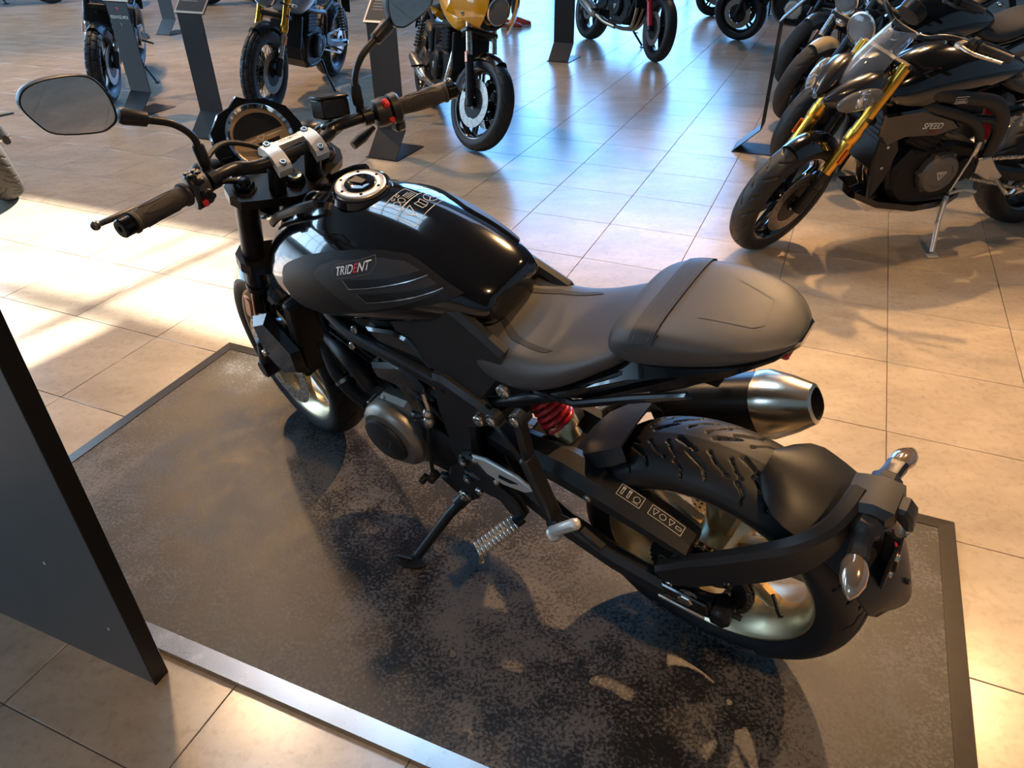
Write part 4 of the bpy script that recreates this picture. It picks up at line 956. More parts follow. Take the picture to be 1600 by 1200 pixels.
# risers, clamp and handlebar
BZ = 1.048; bc = S.at(BZ, -.004)
fwd = V(S.ax.z,0,-S.ax.x)
for s_ in (1,-1):
    g = G(); g.cyl(S.at(.966,-.004)+V(0,.047*s_,0), S.at(1.036,-.004)+V(0,.047*s_,0), .019, 20, .002); st(g).build('bar_riser', SATIN, mb)
def cl(a, b_, h): return bc+fwd*a+V(0,b_,0)+S.ax*h
g = G()
for s_ in (1,-1): g.loft([[cl(a,s_*.047+q*.016,h) for a, h in ((-.040,-.014),(-.041,.004),(-.034,.013),(-.012,.021),(.012,.021),(.034,.013),(.041,.004),(.040,-.014),(.022,-.004),(0,.002),(-.022,-.004))] for q in (-1,-.8,.8,1)])
g.loft([[cl(a,y,h) for a, h in ((.008,.010),(.010,.021),(.030,.015),(.036,.006),(.030,.0))] for y in (-.05,-.03,.03,.05)])
clamp = st(g).build('bar_clamp', ALUW, mb, sharp=32)
g = G()
for s_ in (1,-1):
    for a in (-.030,.030): g.bolt(cl(a,.047*s_,.0135), S.ax, .008, .006)
st(g).build('clamp_bolt', STEEL, clamp)
t_ = text_geo('TRIUMPH', .012); t_.map(lambda p: cl(.022+p.y*.8,-p.x,.0185)); st(t_).build('clamp_lettering', mat('engraved_grey', (.3,.28,.25), .5, .6, noise=.1), clamp, sharp=180)
bar = [(-.395,.955-.0,1.066),(-.22,1.010,1.060),(-.165,1.030,1.058),(-.12,1.048,1.050),(-.075,bc.x,bc.z),(.075,bc.x,bc.z),(.12,1.048,1.050),(.165,1.030,1.058),(.22,1.010,1.060),(.395,.955,1.066)]
P_ = []
bp = [(x, y, z) for y, x, z in bar]
g = G(); g.tube([bp[0],bp[1]]+cr(bp[1:9], 5)[1:-1]+[bp[8],bp[9]], .0125, 16); hb_ = st(g).build('handlebar', mat('handlebar_black', (.030,.027,.025), .36, .5, rvar=.05), mb)
def on_bar(y):     # point on the straight grip section
    f = (abs(y)-.22)/.175; return V(1.010-.055*f, y, 1.060+.006*f)
for s_ in (1,-1):
    a, b_ = on_bar(.258*s_), on_bar(.385*s_); d = (b_-a).normalized()
    g = G(); pr = [(.0195,0),(.0235,.002),(.0235,.008),(.0185,.010)]
    for k in range(30): z = .012+k*.0036; r = .0186+.0012*math.sin(PI*k/29); pr += [(r,z),(r+.0007,z+.0012),(r+.0007,z+.0022),(r,z+.0034)]
    pr += [(.0195,.124),(.0215,.126),(.0215,.131),(.015,.132)]
    g.lathe(pr, a, d, 28); gr = st(g).build('grip', GRIP, mb, sharp=40)
    # waffle lozenges along the grip
    g = G(); up_ = V(0,0,1)-d*d.z; up_.normalize(); sd_ = d.cross(up_)
    for th0 in (-.9,0.0,.9,2.4,3.6):
        L_ = [(.030,0),(.055,.30),(.085,.26),(.108,0),(.085,-.26),(.055,-.30),(.030,0)]
        g.tube([a+d*z+(up_*math.cos(th0+t2)+sd_*math.sin(th0+t2))*.0204 for z, t2 in L_], .0008, 6, 4)
    st(g).build('grip_ridge', GRIP, gr)
    e = on_bar(.398*s_); g = G(); g.lathe([(.014,-.016),(.0185,-.012),(.0185,.008),(.016,.011),(.006,.011),(.004,.008)], e, d, 24); st(g).build('bar_end_weight', mat('bar_end_black', (.012,.012,.012), .18, .6, rvar=.03), mb)
    # switch housing
    c = on_bar(.232*s_)
    X = -sd_ if s_ > 0 else sd_
    if s_ > 0:
        rings = []
        for f, r in ((-.024,.030),(-.020,.033),(.014,.034),(.020,.030)):
            p = c+d*f; rings.append([p+V(1,0,0)*(r*.86*math.cos(t_))+V(0,0,1)*(r*1.1*math.sin(t_)-.004) for t_ in [2*PI*k/14 for k in range(14)]])
        sw_ = st(G().loft(rings)).build('switch_housing', mat('switchgear_black', (.030,.027,.025), .42, noise=.1), mb, sharp=30)
        g = G()
        for px_, py_ in ((-.010,.008),(.008,.010),(-.008,-.008),(.010,-.006)): g.box(c+V(-.008+px_*.8,py_,.035-abs(px_)*.1),(.012,.013,.006), Matrix.Rotation(-.25, 3, 'Y'), .003)
        g.box(c+V(-.026,-.002,.020),(.006,.018,.012), None, .003); g.box(c+V(-.031,-.004,-.002),(.012,.022,.012), None, .003); st(g).build('menu_button', SATIN, sw_)
        g = G(); g.box(c+V(-.030,.004,-.022),(.008,.012,.013), None, .002); st(g).build('horn_button', REDB, sw_)
        g = G(); g.cyl(c+V(-.028,-.014,-.012), c+V(-.036,-.014,-.012), .006, 12); st(g).build('button', SATIN, sw_)
    else:
        g = G(); g.lathe([(.024,-.022),(.031,-.018),(.033,.0),(.031,.012),(.024,.014)], c, d, 24); g.lathe([(.022,.016),(.034,.018),(.036,.034),(.030,.040),(.02,.040)], c, d, 24); g.box(c+V(-.010,-.028,-.036),(.03,.028,.03), None, .006)
        sw_ = st(g).build('switch_housing', mat('switchgear_black', (.03,.027,.025), .42), mb, sharp=30)
        g = G(); g.box(c+V(-.022,.004,.024),(.020,.016,.018), Matrix.Rotation(-.7, 3, 'Y'), .004); st(g).build('stop_switch', REDB, sw_)
        g = G(); g.box(c+V(-.032,.0,-.012),(.008,.015,.013), None, .003); st(g).build('hazard_button', REDB, sw_)
    # perch, lever
    p = on_bar(.195*s_); g = G(); g.lathe([(.016,-.012),(.020,-.010),(.020,.010),(.016,.012)], p, d, 20); g.bar(p+V(.0,0,0), p+V(.045,.008*s_,-.006), .026, .022, (0,0,1), .005); st(g).build('lever_perch', SATIN, mb)
    g = G(); pv = p+V(.040,.010*s_,-.010)
    g.tube([pv, pv+V(.004,.05*s_,-.004), pv+V(-.008,.12*s_,.0), pv+V(-.036,.19*s_,.012), pv+V(-.046,.222*s_,.016)], [.010,.0085,.0075,.0065,.0060], 12, 5, flat=.75); g.ball(pv+V(-.049,.228*s_,.017), .0095); st(g).build('clutch_lever' if s_ > 0 else 'brake_lever', mat('lever_grey', (.25,.23,.21), .3, .9, rvar=.06), mb)
    # mirror
    rt = V(1.035,.190*s_,1.072)
    g = G(); g.cyl(rt-V(0,0,.012), rt+V(0,.002*s_,.010), .010, 14); st(g).build('mirror_bolt', SATIN, mb)
    ms = mat('mirror_stalk', (.028,.025,.023), .4, .3, noise=.1)
    g = G(); g.tube([rt, rt+V(-.002,.001*s_,.045), V(1.030,.196*s_,1.150), V(1.030,.222*s_,1.182), V(1.030,.270*s_,1.208), V(1.030,.300*s_,1.224)], [.0075,.0075,.0072,.0075,.0085,.010], 14, 6); g.lathe([(.011,0),(.0125,.003),(.0125,.040),(.010,.046)], rt+V(0,0,.012), V(-.02,.02*s_,1), 16); g.lathe([(.009,0),(.014,.004),(.016,.045),(.013,.052)], V(1.030,.262*s_,1.204), V(0,.9*s_,.45), 16); mst = st(g).build('mirror_stalk', ms, mb)
    mo = [(.448,1.293),(.430,1.313),(.391,1.317),(.341,1.308),(.320,1.291),(.311,1.260),(.314,1.227),(.330,1.215),(.355,1.213),(.419,1.233),(.440,1.262)]
    mcx, mcz = .38, 1.265
    sm = cr([(y,z,0) for y, z in mo], 4, True)
    def mpt(q, k, dx): return V(1.030+dx, (mcx+(q.x-mcx)*k)*s_, mcz+(q.y-mcz)*k)
    rings = [[mpt(q,.975,-.006) for q in sm],[mpt(q,1.02,-.008) for q in sm],[mpt(q,1.045,0.0) for q in sm],[mpt(q,1.0,.016) for q in sm],[mpt(q,.75,.030) for q in sm],[mpt(q,.3,.036) for q in sm]]
    ml = st(G().loft(rings, cap0=False)).build('mirror_shell', ms, mb, sharp=50)
    st(G().loft([[mpt(q,.978,-.0055) for q in sm],[mpt(q,.978,-.0035) for q in sm]])).build('mirror_glass', MIRROR, ml, sharp=50)
# brake reservoir, cables
g = G(); R_ = Matrix.Rotation(.18, 3, 'X') @ Matrix.Rotation(.15, 3, 'Y'); g.box((1.078,-.142,1.084),(.054,.072,.044), R_, .005); rs = st(g).build('brake_reservoir', mat('reservoir_black', (.03,.027,.024), .35, .4, rvar=.05), mb)
g = G(); g.box(V(1.078,-.142,1.088)+R_ @ V(0,0,.020),(.056,.074,.008), R_, .003); st(g).build('reservoir_lid', SATIN, rs)
g = G()
for k in range(4):
    t_ = text_geo('IIIIIIIII', .009); t_.map(lambda p, k=k: V(1.078,-.142,1.088)+R_ @ V(-.018+k*.012+p.y, -p.x, .0244)); g.add(t_.v, t_.f)
st(g).build('lid_print', mat('lid_grey', (.16,.14,.12), .5, noise=.1), rs, sharp=180)
g = G(); g.tube([(1.035,.20,1.045),(1.08,.17,1.075),(1.13,.10,1.075),(1.14,.02,1.03),(1.12,-.02,.98)], .006, 10, 6); st(g).build('clutch_cable', WIRE, mb)
g = G(); g.tube([(1.04,.20,1.035),(1.09,.14,1.015),(1.14,.05,.95)], .007, 10, 6); g.tube([(1.05,-.17,1.05),(1.09,-.11,1.01),(1.13,-.04,.94)], .006, 10, 6); st(g).build('brake_hose', WIRE, mb)
g = G(); g.tube([(1.06,-.13,1.06),(1.10,-.10,1.04),(1.13,-.08,.98),(1.15,-.06,.90)], .005, 10, 6); g.lathe([(.006,0),(.0075,.004),(.0075,.03),(.005,.034)], (1.06,-.13,1.06), (.5,.5,-.3), 12); st(g).build('braided_line', STEEL, mb)
g = G(); g.tube([(1.07,-.17,.985),(1.07,-.20,.995),(1.065,-.235,1.01)], [.010,.013,.006], 12, 4); st(g).build('throttle_cable_boot', WIRE, mb)
g = G(); g.cyl((1.075,-.10,.99),(1.073,-.10,1.0), .020, 20, .002); st(g).build('ignition_switch', SATIN, mb)
# instrument pod and headlight
gc = V(1.178,0,1.040); gn = V(-.80,.0,.60).normalized(); gx = V(0,1,0); gy = gn.cross(gx)*-1
if gy.z < 0: gy = -gy
def gp(a, b_, h): return gc+gx*a+gy*b_+gn*h
def disc(r, h0, h1, n=40): return G().loft([[gp(r*math.cos(2*PI*k/n), r*math.sin(2*PI*k/n), h) for k in range(n)] for h in (h0,h1)])
g = G(); g.lathe([(.060,-.055),(.072,-.030),(.077,0),(.078,.008),(.074,.012),(.0675,.006)], gc, gn, 44, caps=False); gau = st(g).build('gauge_bezel', CHROME, mb, sharp=40)
st(disc(.0685, -.01, .0035)).build('gauge_face', TANF, gau)
half = [(.060*math.cos(t_), .006+.050*math.sin(t_)) for t_ in [PI*k/20 for k in range(21)]]
st(G().loft([[gp(a,b_,h) for a, b_ in half] for h in (.003,.0052)])).build('gauge_display', DGLASS, gau)
st(G().loft([[gp(a,b_,h) for a, b_ in ((-.042,-.012),(.022,-.012),(.026,-.046),(-.030,-.046))] for h in (.003,.0052)])).build('gauge_display', DGLASS, gau)
s_ = strips([[(-.055,-.003),(-.012,-.003)],[(.012,-.003),(.055,-.003)],[(-.010,.002),(.010,.002),(0,-.009),(-.010,.002)]], .0016); s_.map(lambda p: gp(-p.x,p.y,.0056)); st(s_).build('gauge_mark', WHITE, gau, sharp=180)
shell = [(-.105,-.055),(-.112,.0),(-.100,.048),(-.085,.060),(-.060,.082),(-.028,.088),(0.0,.106),(.028,.088),(.06,.082),(.085,.060),(.100,.048),(.112,0),(.105,-.055),(.07,-.09),(0,-.10),(-.07,-.09)]
def shp(k, h): return [gp(a*k,b_*k,h) for a, b_ in shell]
st(G().loft([shp(.97,-.002),shp(1.0,-.008),shp(.88,-.026),shp(.5,-.045)])).build('headlight_cowl', GLOSS, mb, sharp=35)
g = G(); hd = V(1,0,-.10).normalized(); g.lathe([(.072,-.06),(.090,-.02),(.092,.03),(.088,.036)], V(1.235,0,.915), hd, 40); hl = st(g).build('headlight_bowl', GLOSS, mb); g = G(); g.lathe([(.086,.034),(.07,.045),(.04,.052),(.001,.055)], V(1.235,0,.915), hd, 40); st(g).build('headlight_lens', LENS, hl)
for s_ in (1,-1):
    g = G(); rings = []
    for f, w_ in ((0,.020),(.3,.030),(.7,.028),(1,.010)): p = V(1.215,(.100+.075*f)*s_,1.00-.0*f); rings.append([p+V(w_*math.cos(t_),0,w_*.8*math.sin(t_)) for t_ in [2*PI*k/14 for k in range(14)]])
    st(G().loft(rings)).build('front_indicator', SATIN, mb)
# front wheel
st(tyre_geo(FC, .300, .060, .232, 420, line_groove(.300, 20, .005), 64, .004)).build('front_tyre', RUBBER, mb, sharp=50)
st(rim_geo(FC, .232, .052)).build('front_rim', GOLDRIM, mb)
for k in range(5): st(cast_spoke(FC, .1+2*PI*k/5, .045, .20, .17, .040, .030, .034)).build('front_spoke', GOLDRIM, mb)
g = G(); g.lathe([(.02,-.07),(.04,-.068),(.045,-.03),(.045,.03),(.04,.068),(.02,.07)], FC, (0,1,0), 28); st(g).build('front_hub', GOLDRIM, mb)
st(fender_geo(FC, .322, math.radians(38), math.radians(168), .070, drop=.05)).build('front_mudguard', GLOSS, mb, sharp=40)
g = G(); g.prism([(1.31,.53),(1.28,.60),(1.25,.585),(1.29,.44),(1.36,.36),(1.375,.40)], .076, .092, .004); g.mirror(); st(g).build('mudguard_stay', SATIN, mb)
# ---------------- the other motorcycles of the showroom ----------------
DISC = mat('brake_disc_steel', (.30,.27,.24), .35, .9, noise=.1, nscale=60)
def bg_bike(name, label, fx, fy, heading, steer=0.0, lean=.19, **k):
    """a complete motorcycle with its front tyre standing at (fx, fy)"""
    D = dict(wb=1.42, rake=24.0, trail=.10, Rf=.300, Rr=.315, hwf=.060, hwr=.085, rimf=.225, rimr=.225, fork='black', slider=SATIN, usd=True, rim=SATIN, wheel='cast', nsp=5, tread='line', fender=GLOSS, fender_high=False,
             tank=GLOSS, tank_s=(1,1,1), seat=SEAT, light='round', engine='twin', cover=DARK, exhaust='low', pipe=PIPE, bars=1.05, barw=.38, shocks='mono', stand=SATIN, fairing=None, nt=110, mirrors=True, frame=SATIN, tail='short', plate=True, gaiter=False)
    D.update(k); d = type('D', (), D)
    h = heading; c_, s_ = math.cos(h), math.sin(h)
    M = bike_matrix(fx-d.wb*c_, fy-d.wb*s_, h, lean, FZ)
    b = thing(name, label, 'motorcycle', M)
    Sx = Steer(d.wb, math.radians(d.rake), d.trail, steer)
    def part(g, nm, m, steered=False, sharp=35, sub=0, parent=None):
        if steered: g.map(Sx)
        return g.build(nm, m, parent or b, sharp=sharp, sub=sub)
    RCx = (0,0,d.Rr); FCx = (d.wb,0,d.Rf)
    for nm, C, R, hw, rr, sd in (('rear', RCx, d.Rr, d.hwr, d.rimr, False), ('front', FCx, d.Rf, d.hwf, d.rimf, True)):
        gv = {'line': line_groove(R, 20, .007), 'knob': knob_groove(R, 24, hw), 'none': None, 'road': road_groove(R)}[d.tread]
        part(tyre_geo(C, R, hw, rr, (d.nt if d.tread == 'none' else d.nt*3), gv, (None if d.tread == 'none' else getattr(d, 'ns', 40)), .008 if d.tread == 'knob' else .004), nm+'_tyre', d.tyre if hasattr(d, 'tyre') else RUBBER, sd, 50)
        part(rim_geo(C, rr, hw*.84, 56), nm+'_rim', d.rim, sd)
        if d.wheel == 'cast':
            for q in range(d.nsp): part(cast_spoke(C, .2+2*PI*q/d.nsp, .035, rr-.03, .14 if d.nsp < 7 else .10, .026, .018, .028), nm+'_spoke', d.rim, sd)
        else:
            for q in range(18):
                a0 = 2*PI*q/18
                for sg in (-1,1):
                    g = G(); g.tube([(C[0]+.03*math.cos(a0+sg*1.1), sg*.035, C[2]+.03*math.sin(a0+sg*1.1)), (C[0]+(rr-.025)*math.cos(a0+sg*.12), sg*.006, C[2]+(rr-.025)*math.sin(a0+sg*.12))], .0022, 6); part(g, nm+'_wire_spoke', STEEL, sd)
        g = G(); g.lathe([(.015,-.08),(.034,-.075),(.040,-.03),(.040,.03),(.034,.075),(.015,.08)], C, (0,1,0), 24); part(g, nm+'_hub', d.rim if d.wheel == 'cast' else DARK, sd)
        for sg in ((1,-1) if nm == 'front' else (-1,)):
            g = disc_geo(C, .068*sg, .100 if nm == 'front' else .07, .155 if nm == 'front' else .11, n=40); o = part(g, nm+'_brake_disc', DISC, sd)
            part(disc_holes(C, .068*sg, .100 if nm == 'front' else .07, .155 if nm == 'front' else .11, n=14), 'disc_holes', DARK, sd, parent=o)
            g = G(); g.lathe([(.04,-.004),(.10,-.003),(.10,.003),(.04,.004)], (C[0],.066*sg,C[2]), (0,1,0), 10, loop=True); part(g, nm+'_disc_carrier', DARK, sd)
    # fork
    fdn = V(-Sx.ax.x,0,-Sx.ax.z); T0 = Sx.at(.93,.035)
    def fp_(z, y): return T0+fdn*((T0.z-z)/-fdn.z)+V(0,y,0)
    um = {'gold': GOLDF, 'black': SATIN, 'red': RED, 'silver': STEEL}[d.fork]
    for sg in (1,-1):
        y = .105*sg
        if d.usd:
            zl = getattr(d, 'zl', .60); g = G(); g.cyl(fp_(.935,y), fp_(zl,y), .027, 22, .002); g.lathe([(.031,0),(.031,.05),(.028,.055)], fp_(.66,y), fdn, 22); part(g, 'fork_tube', um, True)
            g = G(); g.cyl(fp_(zl+.01,y), fp_(d.Rf+.06,y), .021, 18); part(g, 'fork_slider', d.slider, True)
        else:
            g = G(); g.cyl(fp_(.935,y), fp_(.55,y), .0205, 18); part(g, 'fork_tube', um, True)
            g = G(); g.cyl(fp_(.57,y), fp_(d.Rf+.02,y), .028, 20, .003); part(g, 'fork_slider', d.slider, True)
            if d.gaiter:
                g = G(); g.lathe([(.026+.006*(q%2), q*.016) for q in range(12)], fp_(.74,y), fdn, 18); part(g, 'fork_gaiter', WIRE, True)
        g = G(); g.cyl(fp_(d.Rf+.10,y), fp_(d.Rf-.02,y), .026, 18, .004); part(g, 'fork_foot', SATIN, True)
        g = G(); g.box(fp_(.56,y)+V(.01,.032*sg,0),(.026,.006,.07), Matrix.Rotation(-math.radians(d.rake), 3, 'Y'), .003); part(g, 'fork_reflector', ORANGE, True)
        g = G(); g.box((d.wb-.085,.080*sg,d.Rf+.10),(.055,.05,.11), Matrix.Rotation(.55, 3, 'Y'), .012); part(g, 'brake_caliper', d.caliper if hasattr(d, 'caliper') else SATIN, True)
    for z, th in ((.915,.03),(.70,.04)):
        g = G(); c0 = Sx.at(z,.015); g.box(c0,(.085,.265,th), Matrix.Rotation(-math.radians(d.rake), 3, 'Y'), .012); part(g, 'fork_yoke', SATIN, True)
    # front mudguard
    if d.fender_high:
        g = fender_geo((d.wb,0,d.Rf), d.Rf+.085, math.radians(45), math.radians(140), .062, drop=.03)
    else: g = fender_geo((d.wb,0,d.Rf), d.Rf+.022, math.radians(68), math.radians(163), d.hwf+.012, drop=.045)
    part(g, 'front_mudguard', d.fender, True, 40)
    # bars
    bz = d.bars; bx = Sx.at(bz,-.01).x
    pts = [(bx-.10,-d.barw,bz+.005),(bx-.03,-d.barw*.55,bz+.01),(bx+.005,-.14,bz),(bx+.01,-.07,bz-.035),(bx+.01,.07,bz-.035),(bx+.005,.14,bz),(bx-.03,d.barw*.55,bz+.01),(bx-.10,d.barw,bz+.005)]
    g = G(); g.tube(pts, .0115, 12, 4); part(g, 'handlebar', SATIN, True)
    for sg in (1,-1):
        e = V(bx-.10,sg*d.barw,bz+.005); f_ = V(bx-.03,sg*d.barw*.55,bz+.01); dr = (e-f_).normalized()
        g = G(); g.lathe([(.015,0),(.019,.002),(.019,.008),(.0165,.012),(.018,.06),(.0165,.12),(.019,.126),(.012,.128)], e-dr*.118, dr, 18); part(g, 'grip', WIRE, True)
        g = G(); g.box(e-dr*.145,(.05,.045,.055), None, .012); sw_ = part(g, 'switch_housing', SATIN, True)
        g = G(); g.box(e-dr*.145+V(-.026,0,.012),(.008,.022,.012), None, .003); part(g, 'red_button', REDB, True, parent=sw_)
        g = G(); p = f_+V(.045,sg*.02,-.005); g.tube([p,p+V(.0,sg*.06,0),p+V(-.04,sg*.16,.005)], [.009,.008,.006], 10, 4); g.box(p+V(-.02,-.01*sg,0),(.06,.03,.025), None, .006); part(g, 'control_lever', STEEL if d.fork == 'gold' else SATIN, True)
        if d.mirrors:
            q = f_+V(.01,0,.015); g = G(); g.tube([q,q+V(.01,sg*.01,.09),q+V(.02,sg*.10,.17)], .006, 10, 5); part(g, 'mirror_stalk', SATIN, True)
            g = G(); g.ball(q+V(.03,sg*.15,.19),(.016,.075,.045), 18, 10); ml = part(g, 'mirror_shell', SATIN, True)
            g = G(); g.ball(q+V(.022,sg*.15,.19),(.012,.068,.038), 18, 10); part(g, 'mirror_glass', MIRROR, True, parent=ml)
    g = G(); cc = Sx.at(bz+.02,.07); g.lathe([(.05,-.02),(.055,0),(.055,.02),(.048,.024),(.001,.022)], cc, V(-.75,0,.66), 28); go = part(g, 'gauge', SATIN, True); g = G(); g.lathe([(.046,.0225),(.046,.026),(.001,.026)], cc, V(-.75,0,.66), 28); part(g, 'gauge_glass', DGLASS, True, parent=go)
    # headlight
    if d.light == 'round':
        hc = getattr(d, 'hz', Sx.at(.80,.17)); hx = V(1,0,-.08).normalized(); hr = getattr(d, 'lr', .088)
        g = G(); g.lathe([(.03,-.10),(hr*.8,-.07),(hr*1.04,-.01),(hr*1.06,.035),(hr*.98,.042)], hc, hx, 36); hl = part(g, 'headlight_bowl', GLOSS, True)
        g = G(); g.lathe([(hr*.98,.040),(hr*1.02,.046),(hr*.92,.050)], hc, hx, 36, caps=False); part(g, 'headlight_ring', CHROME if d.fork != 'black' else STEEL, True, parent=hl)
        g = G(); g.lathe([(hr*.92,.040),(hr*.6,.0),(.015,-.02)], hc, hx, 28, caps=False); g.bar(hc+hx*.03-V(0,hr*.9,0), hc+hx*.03+V(0,hr*.9,0), .02, .008, (1,0,0), .002); part(g, 'headlight_reflector', REFL, True, parent=hl)
        g = G(); g.lathe([(hr*.93,.046),(hr*.7,.058),(hr*.35,.064),(.001,.066)], hc, hx, 32); part(g, 'headlight_lens', LENS, True, parent=hl)
        for sg in (1,-1):
            g = G(); g.tube([hc+V(-.06,sg*.08,-.06),hc+V(-.05,sg*.15,-.07)], .007, 8); part(g, 'indicator_stalk', SATIN, True); g = G(); g.ball(hc+V(-.045,sg*.18,-.07),(.016,.038,.018), 14, 8); part(g, 'front_indicator', AMBER, True)
    # tank
    sx, sy, sz = d.tank_s; rings = []
    for x, T, ys, zs, ym, zm, yb, zb in TP:
        x = .80+(x-.80)*sx; f = lambda z: .80+(z-.80)*sz
        rings.append(superring(x, [(0,f(T)),(ys*sy*.5,f(T-(T-zs)*.18)),(ys*sy*.9,f(zs+.004)),(ys*sy*1.12,f(zs-.008)),((ys+ym)/2*1.07*sy,f((zs+zm)/2)),(ym*sy,f(zm)),(ym*sy,f(zm-(zm-zb)*.5)),(yb*sy,f(zb)),(yb*sy*.5,f(zb-.004)),(0,f(zb-.004))]))
    tz = .80+(.999-.80)*sz
    part(G().loft(rings), 'fuel_tank', d.tank, False, 180, 1)
    g = G(); g.lathe([(.052,-.02),(.052,.006),(.046,.010),(.03,.010),(.028,.006),(.001,.006)], (.83,0,tz), (-.1,0,1), 32); part(g, 'filler_cap', getattr(d, 'cap', ALU))
    # seat and tail
    zz = (lambda z: z) if d.tail == 'short' else (lambda z: z-.02)
    rows = ((.60,.862,.075,.815,.085),(.55,.845,.100,.78,.120),(.46,.815,.120,.745,.140),(.36,.815,.128,.75,.142),(.25,.845,.125,.79,.135),(.17,.88,.115,.825,.122),(.05,.90,.105,.85,.112),(-.06,.91,.085,.87,.09),(-.11,.905,.05,.88,.055))
    part(G().loft([ring8(x, zz(T), w_, zz(zb), wb_) for x, T, w_, zb, wb_ in rows]), 'seat', d.seat, False, 180, 1)
    g = G().loft([tail_ring(x, zt, zb, w_) for x, zt, zb, w_ in ((.48,.74,.68,.12),(.30,.78,.70,.12),(.10,.85,.77,.11),(-.08,.88,.83,.085),(-.16,.885,.86,.05))]); part(g, 'tail_panel', d.tank if d.tail == 'short' else SATIN, False, 30)
    g = G(); g.box((-.155,0,.85),(.02,.09,.04), None, .008); part(g, 'tail_light', mat('red_lens', (.35,.01,.02), .15, 0, .8))
    if d.plate:
        g = G(); g.bar((-.13,0,.84),(-.30,0,.60), .05, .015, (0,1,0), .004); g.box((-.30,0,.58),(.008,.17,.13), Matrix.Rotation(.3, 3, 'Y'), .003); part(g, 'plate_hanger', SATIN)
        for sg in (1,-1): g = G(); g.tube([(-.22,.02*sg,.70),(-.23,.10*sg,.70)], .006, 8); g.ball((-.23,.13*sg,.70),(.018,.035,.018), 14, 8); part(g, 'rear_indicator', AMBER)
    # frame, swingarm, shocks
    g = G()
    for sg in (1,-1):
        g.tube([(1.07,.04*sg,.80),(.95,.11*sg,.72),(.75,.14*sg,.68),(.56,.14*sg,.64),(.52,.13*sg,.48),(.55,.12*sg,.36)], .018, 10, 4); g.tube([(.56,.13*sg,.65),(.30,.12*sg,.72),(.05,.08*sg,.82)], .013, 10, 4); g.tube([(1.09,.035*sg,.72),(1.02,.09*sg,.55),(.97,.10*sg,.36),(.85,.11*sg,.27),(.60,.12*sg,.27)], .016, 10, 4)
    part(g, 'frame', d.frame)
    for sg in (1,-1): part(arm_loft([(.57,.10*sg,.41,.05,.08),(.30,.125*sg,.36,.045,.065),(.0,.13*sg,.315,.04,.06),(-.05,.13*sg,.315,.035,.05)]), 'swingarm', d.arm if hasattr(d, 'arm') else SATIN, False, 30)
    g = G(); g.cyl((0,-.16,d.Rr),(0,.16,d.Rr), .013, 14); g.hexnut((0,.155,d.Rr),(0,.172,d.Rr), .018); part(g, 'rear_axle', STEEL)
    sprocket_geo(RCx, .095, .105, 42).build('sprocket', STEEL, b); chain_geo((0,d.Rr), .105, (.59,.40), .037, .095, .0254).build('chain', STEEL, b)
    if d.shocks == 'twin':
        for sg in (1,-1):
            A_, B_ = V(.05,.15*sg,.36), V(.16,.13*sg,.70); a_ = (B_-A_).normalized(); g = G(); pp = []
            for q in range(97): t_ = 2*PI*q/12; e2 = a_.cross(V(0,1,0)); pp.append(A_+a_*(.07+.22*q/96)+V(0,1,0)*(.027*math.cos(t_))+e2*(.027*math.sin(t_)))
            g.tube(pp, .005, 6); part(g, 'shock_spring', SATIN, False, 60); g = G(); g.cyl(A_, B_, .014, 14); part(g, 'shock_body', STEEL)
    else:
        g = G(); g.cyl((.40,0,.50),(.48,0,.68), .035, 18, .004); part(g, 'shock', RED if d.fork == 'gold' else DARK)
    # engine
    g = G(); g.prism([(.58,.31),(.66,.26),(.90,.26),(.97,.33),(.98,.44),(.92,.53),(.72,.56),(.58,.53)], -.13, .13, .02); eg = part(g, 'crankcase', DARK, False, 25)
    tilt = Matrix.Rotation(-.10 if d.engine == 'twin' else -.42, 3, 'Y'); cx = .80 if d.engine == 'twin' else .86; g = G(); g.box((cx,0,.625),(.19,.24,.20), tilt, .01)
    for q in range(7): g.box(V(cx,0,.625)+tilt @ V(0,0,-.085+q*.026),(.215,.265,.006), tilt, .001)
    part(g, 'cylinder_block', DARK if d.engine != 'twin' else getattr(d, 'barrel', DARK))
    g = G(); g.box(V(cx,0,.625)+tilt @ V(0,0,.125),(.20,.25,.06), tilt, .02); part(g, 'cylinder_head', d.head if hasattr(d, 'head') else SATIN)
    for sg in (1,-1):
        g = G(); g.lathe([(.095,0),(.095,.04),(.086,.055),(.060,.060),(.058,.056),(.001,.056)], (.76,.12*sg,.42), (0,sg,0), 34)
        for q in range(6): a = 2*PI*q/6; g.cyl((.76+.095*math.cos(a),.12*sg,.42+.095*math.sin(a)),(.76+.095*math.cos(a),.158*sg,.42+.095*math.sin(a)), .011, 10, .002)
        cv = part(g, 'engine_cover', d.cover, False, 30)
        t_ = logo_t(.05); t_.map(lambda p: V(.76-p.x*sg,.1772*sg,.42+p.y)); t_.build('cover_emblem', WHITE, cv, sharp=180)
        g = G(); g.lathe([(.06,0),(.06,.03),(.045,.04),(.001,.04)], (.62,.12*sg,.42), (0,sg,0), 24); part(g, 'sprocket_cover', DARK)
    g = G(); g.box((1.07,0,.56),(.035,.26,.24), Matrix.Rotation(-.2, 3, 'Y'), .006)
    for q in range(10): g.box((1.089,0,.46+q*.021),(.004,.24,.004), Matrix.Rotation(-.2, 3, 'Y'))
    part(g, 'radiator', DARK)
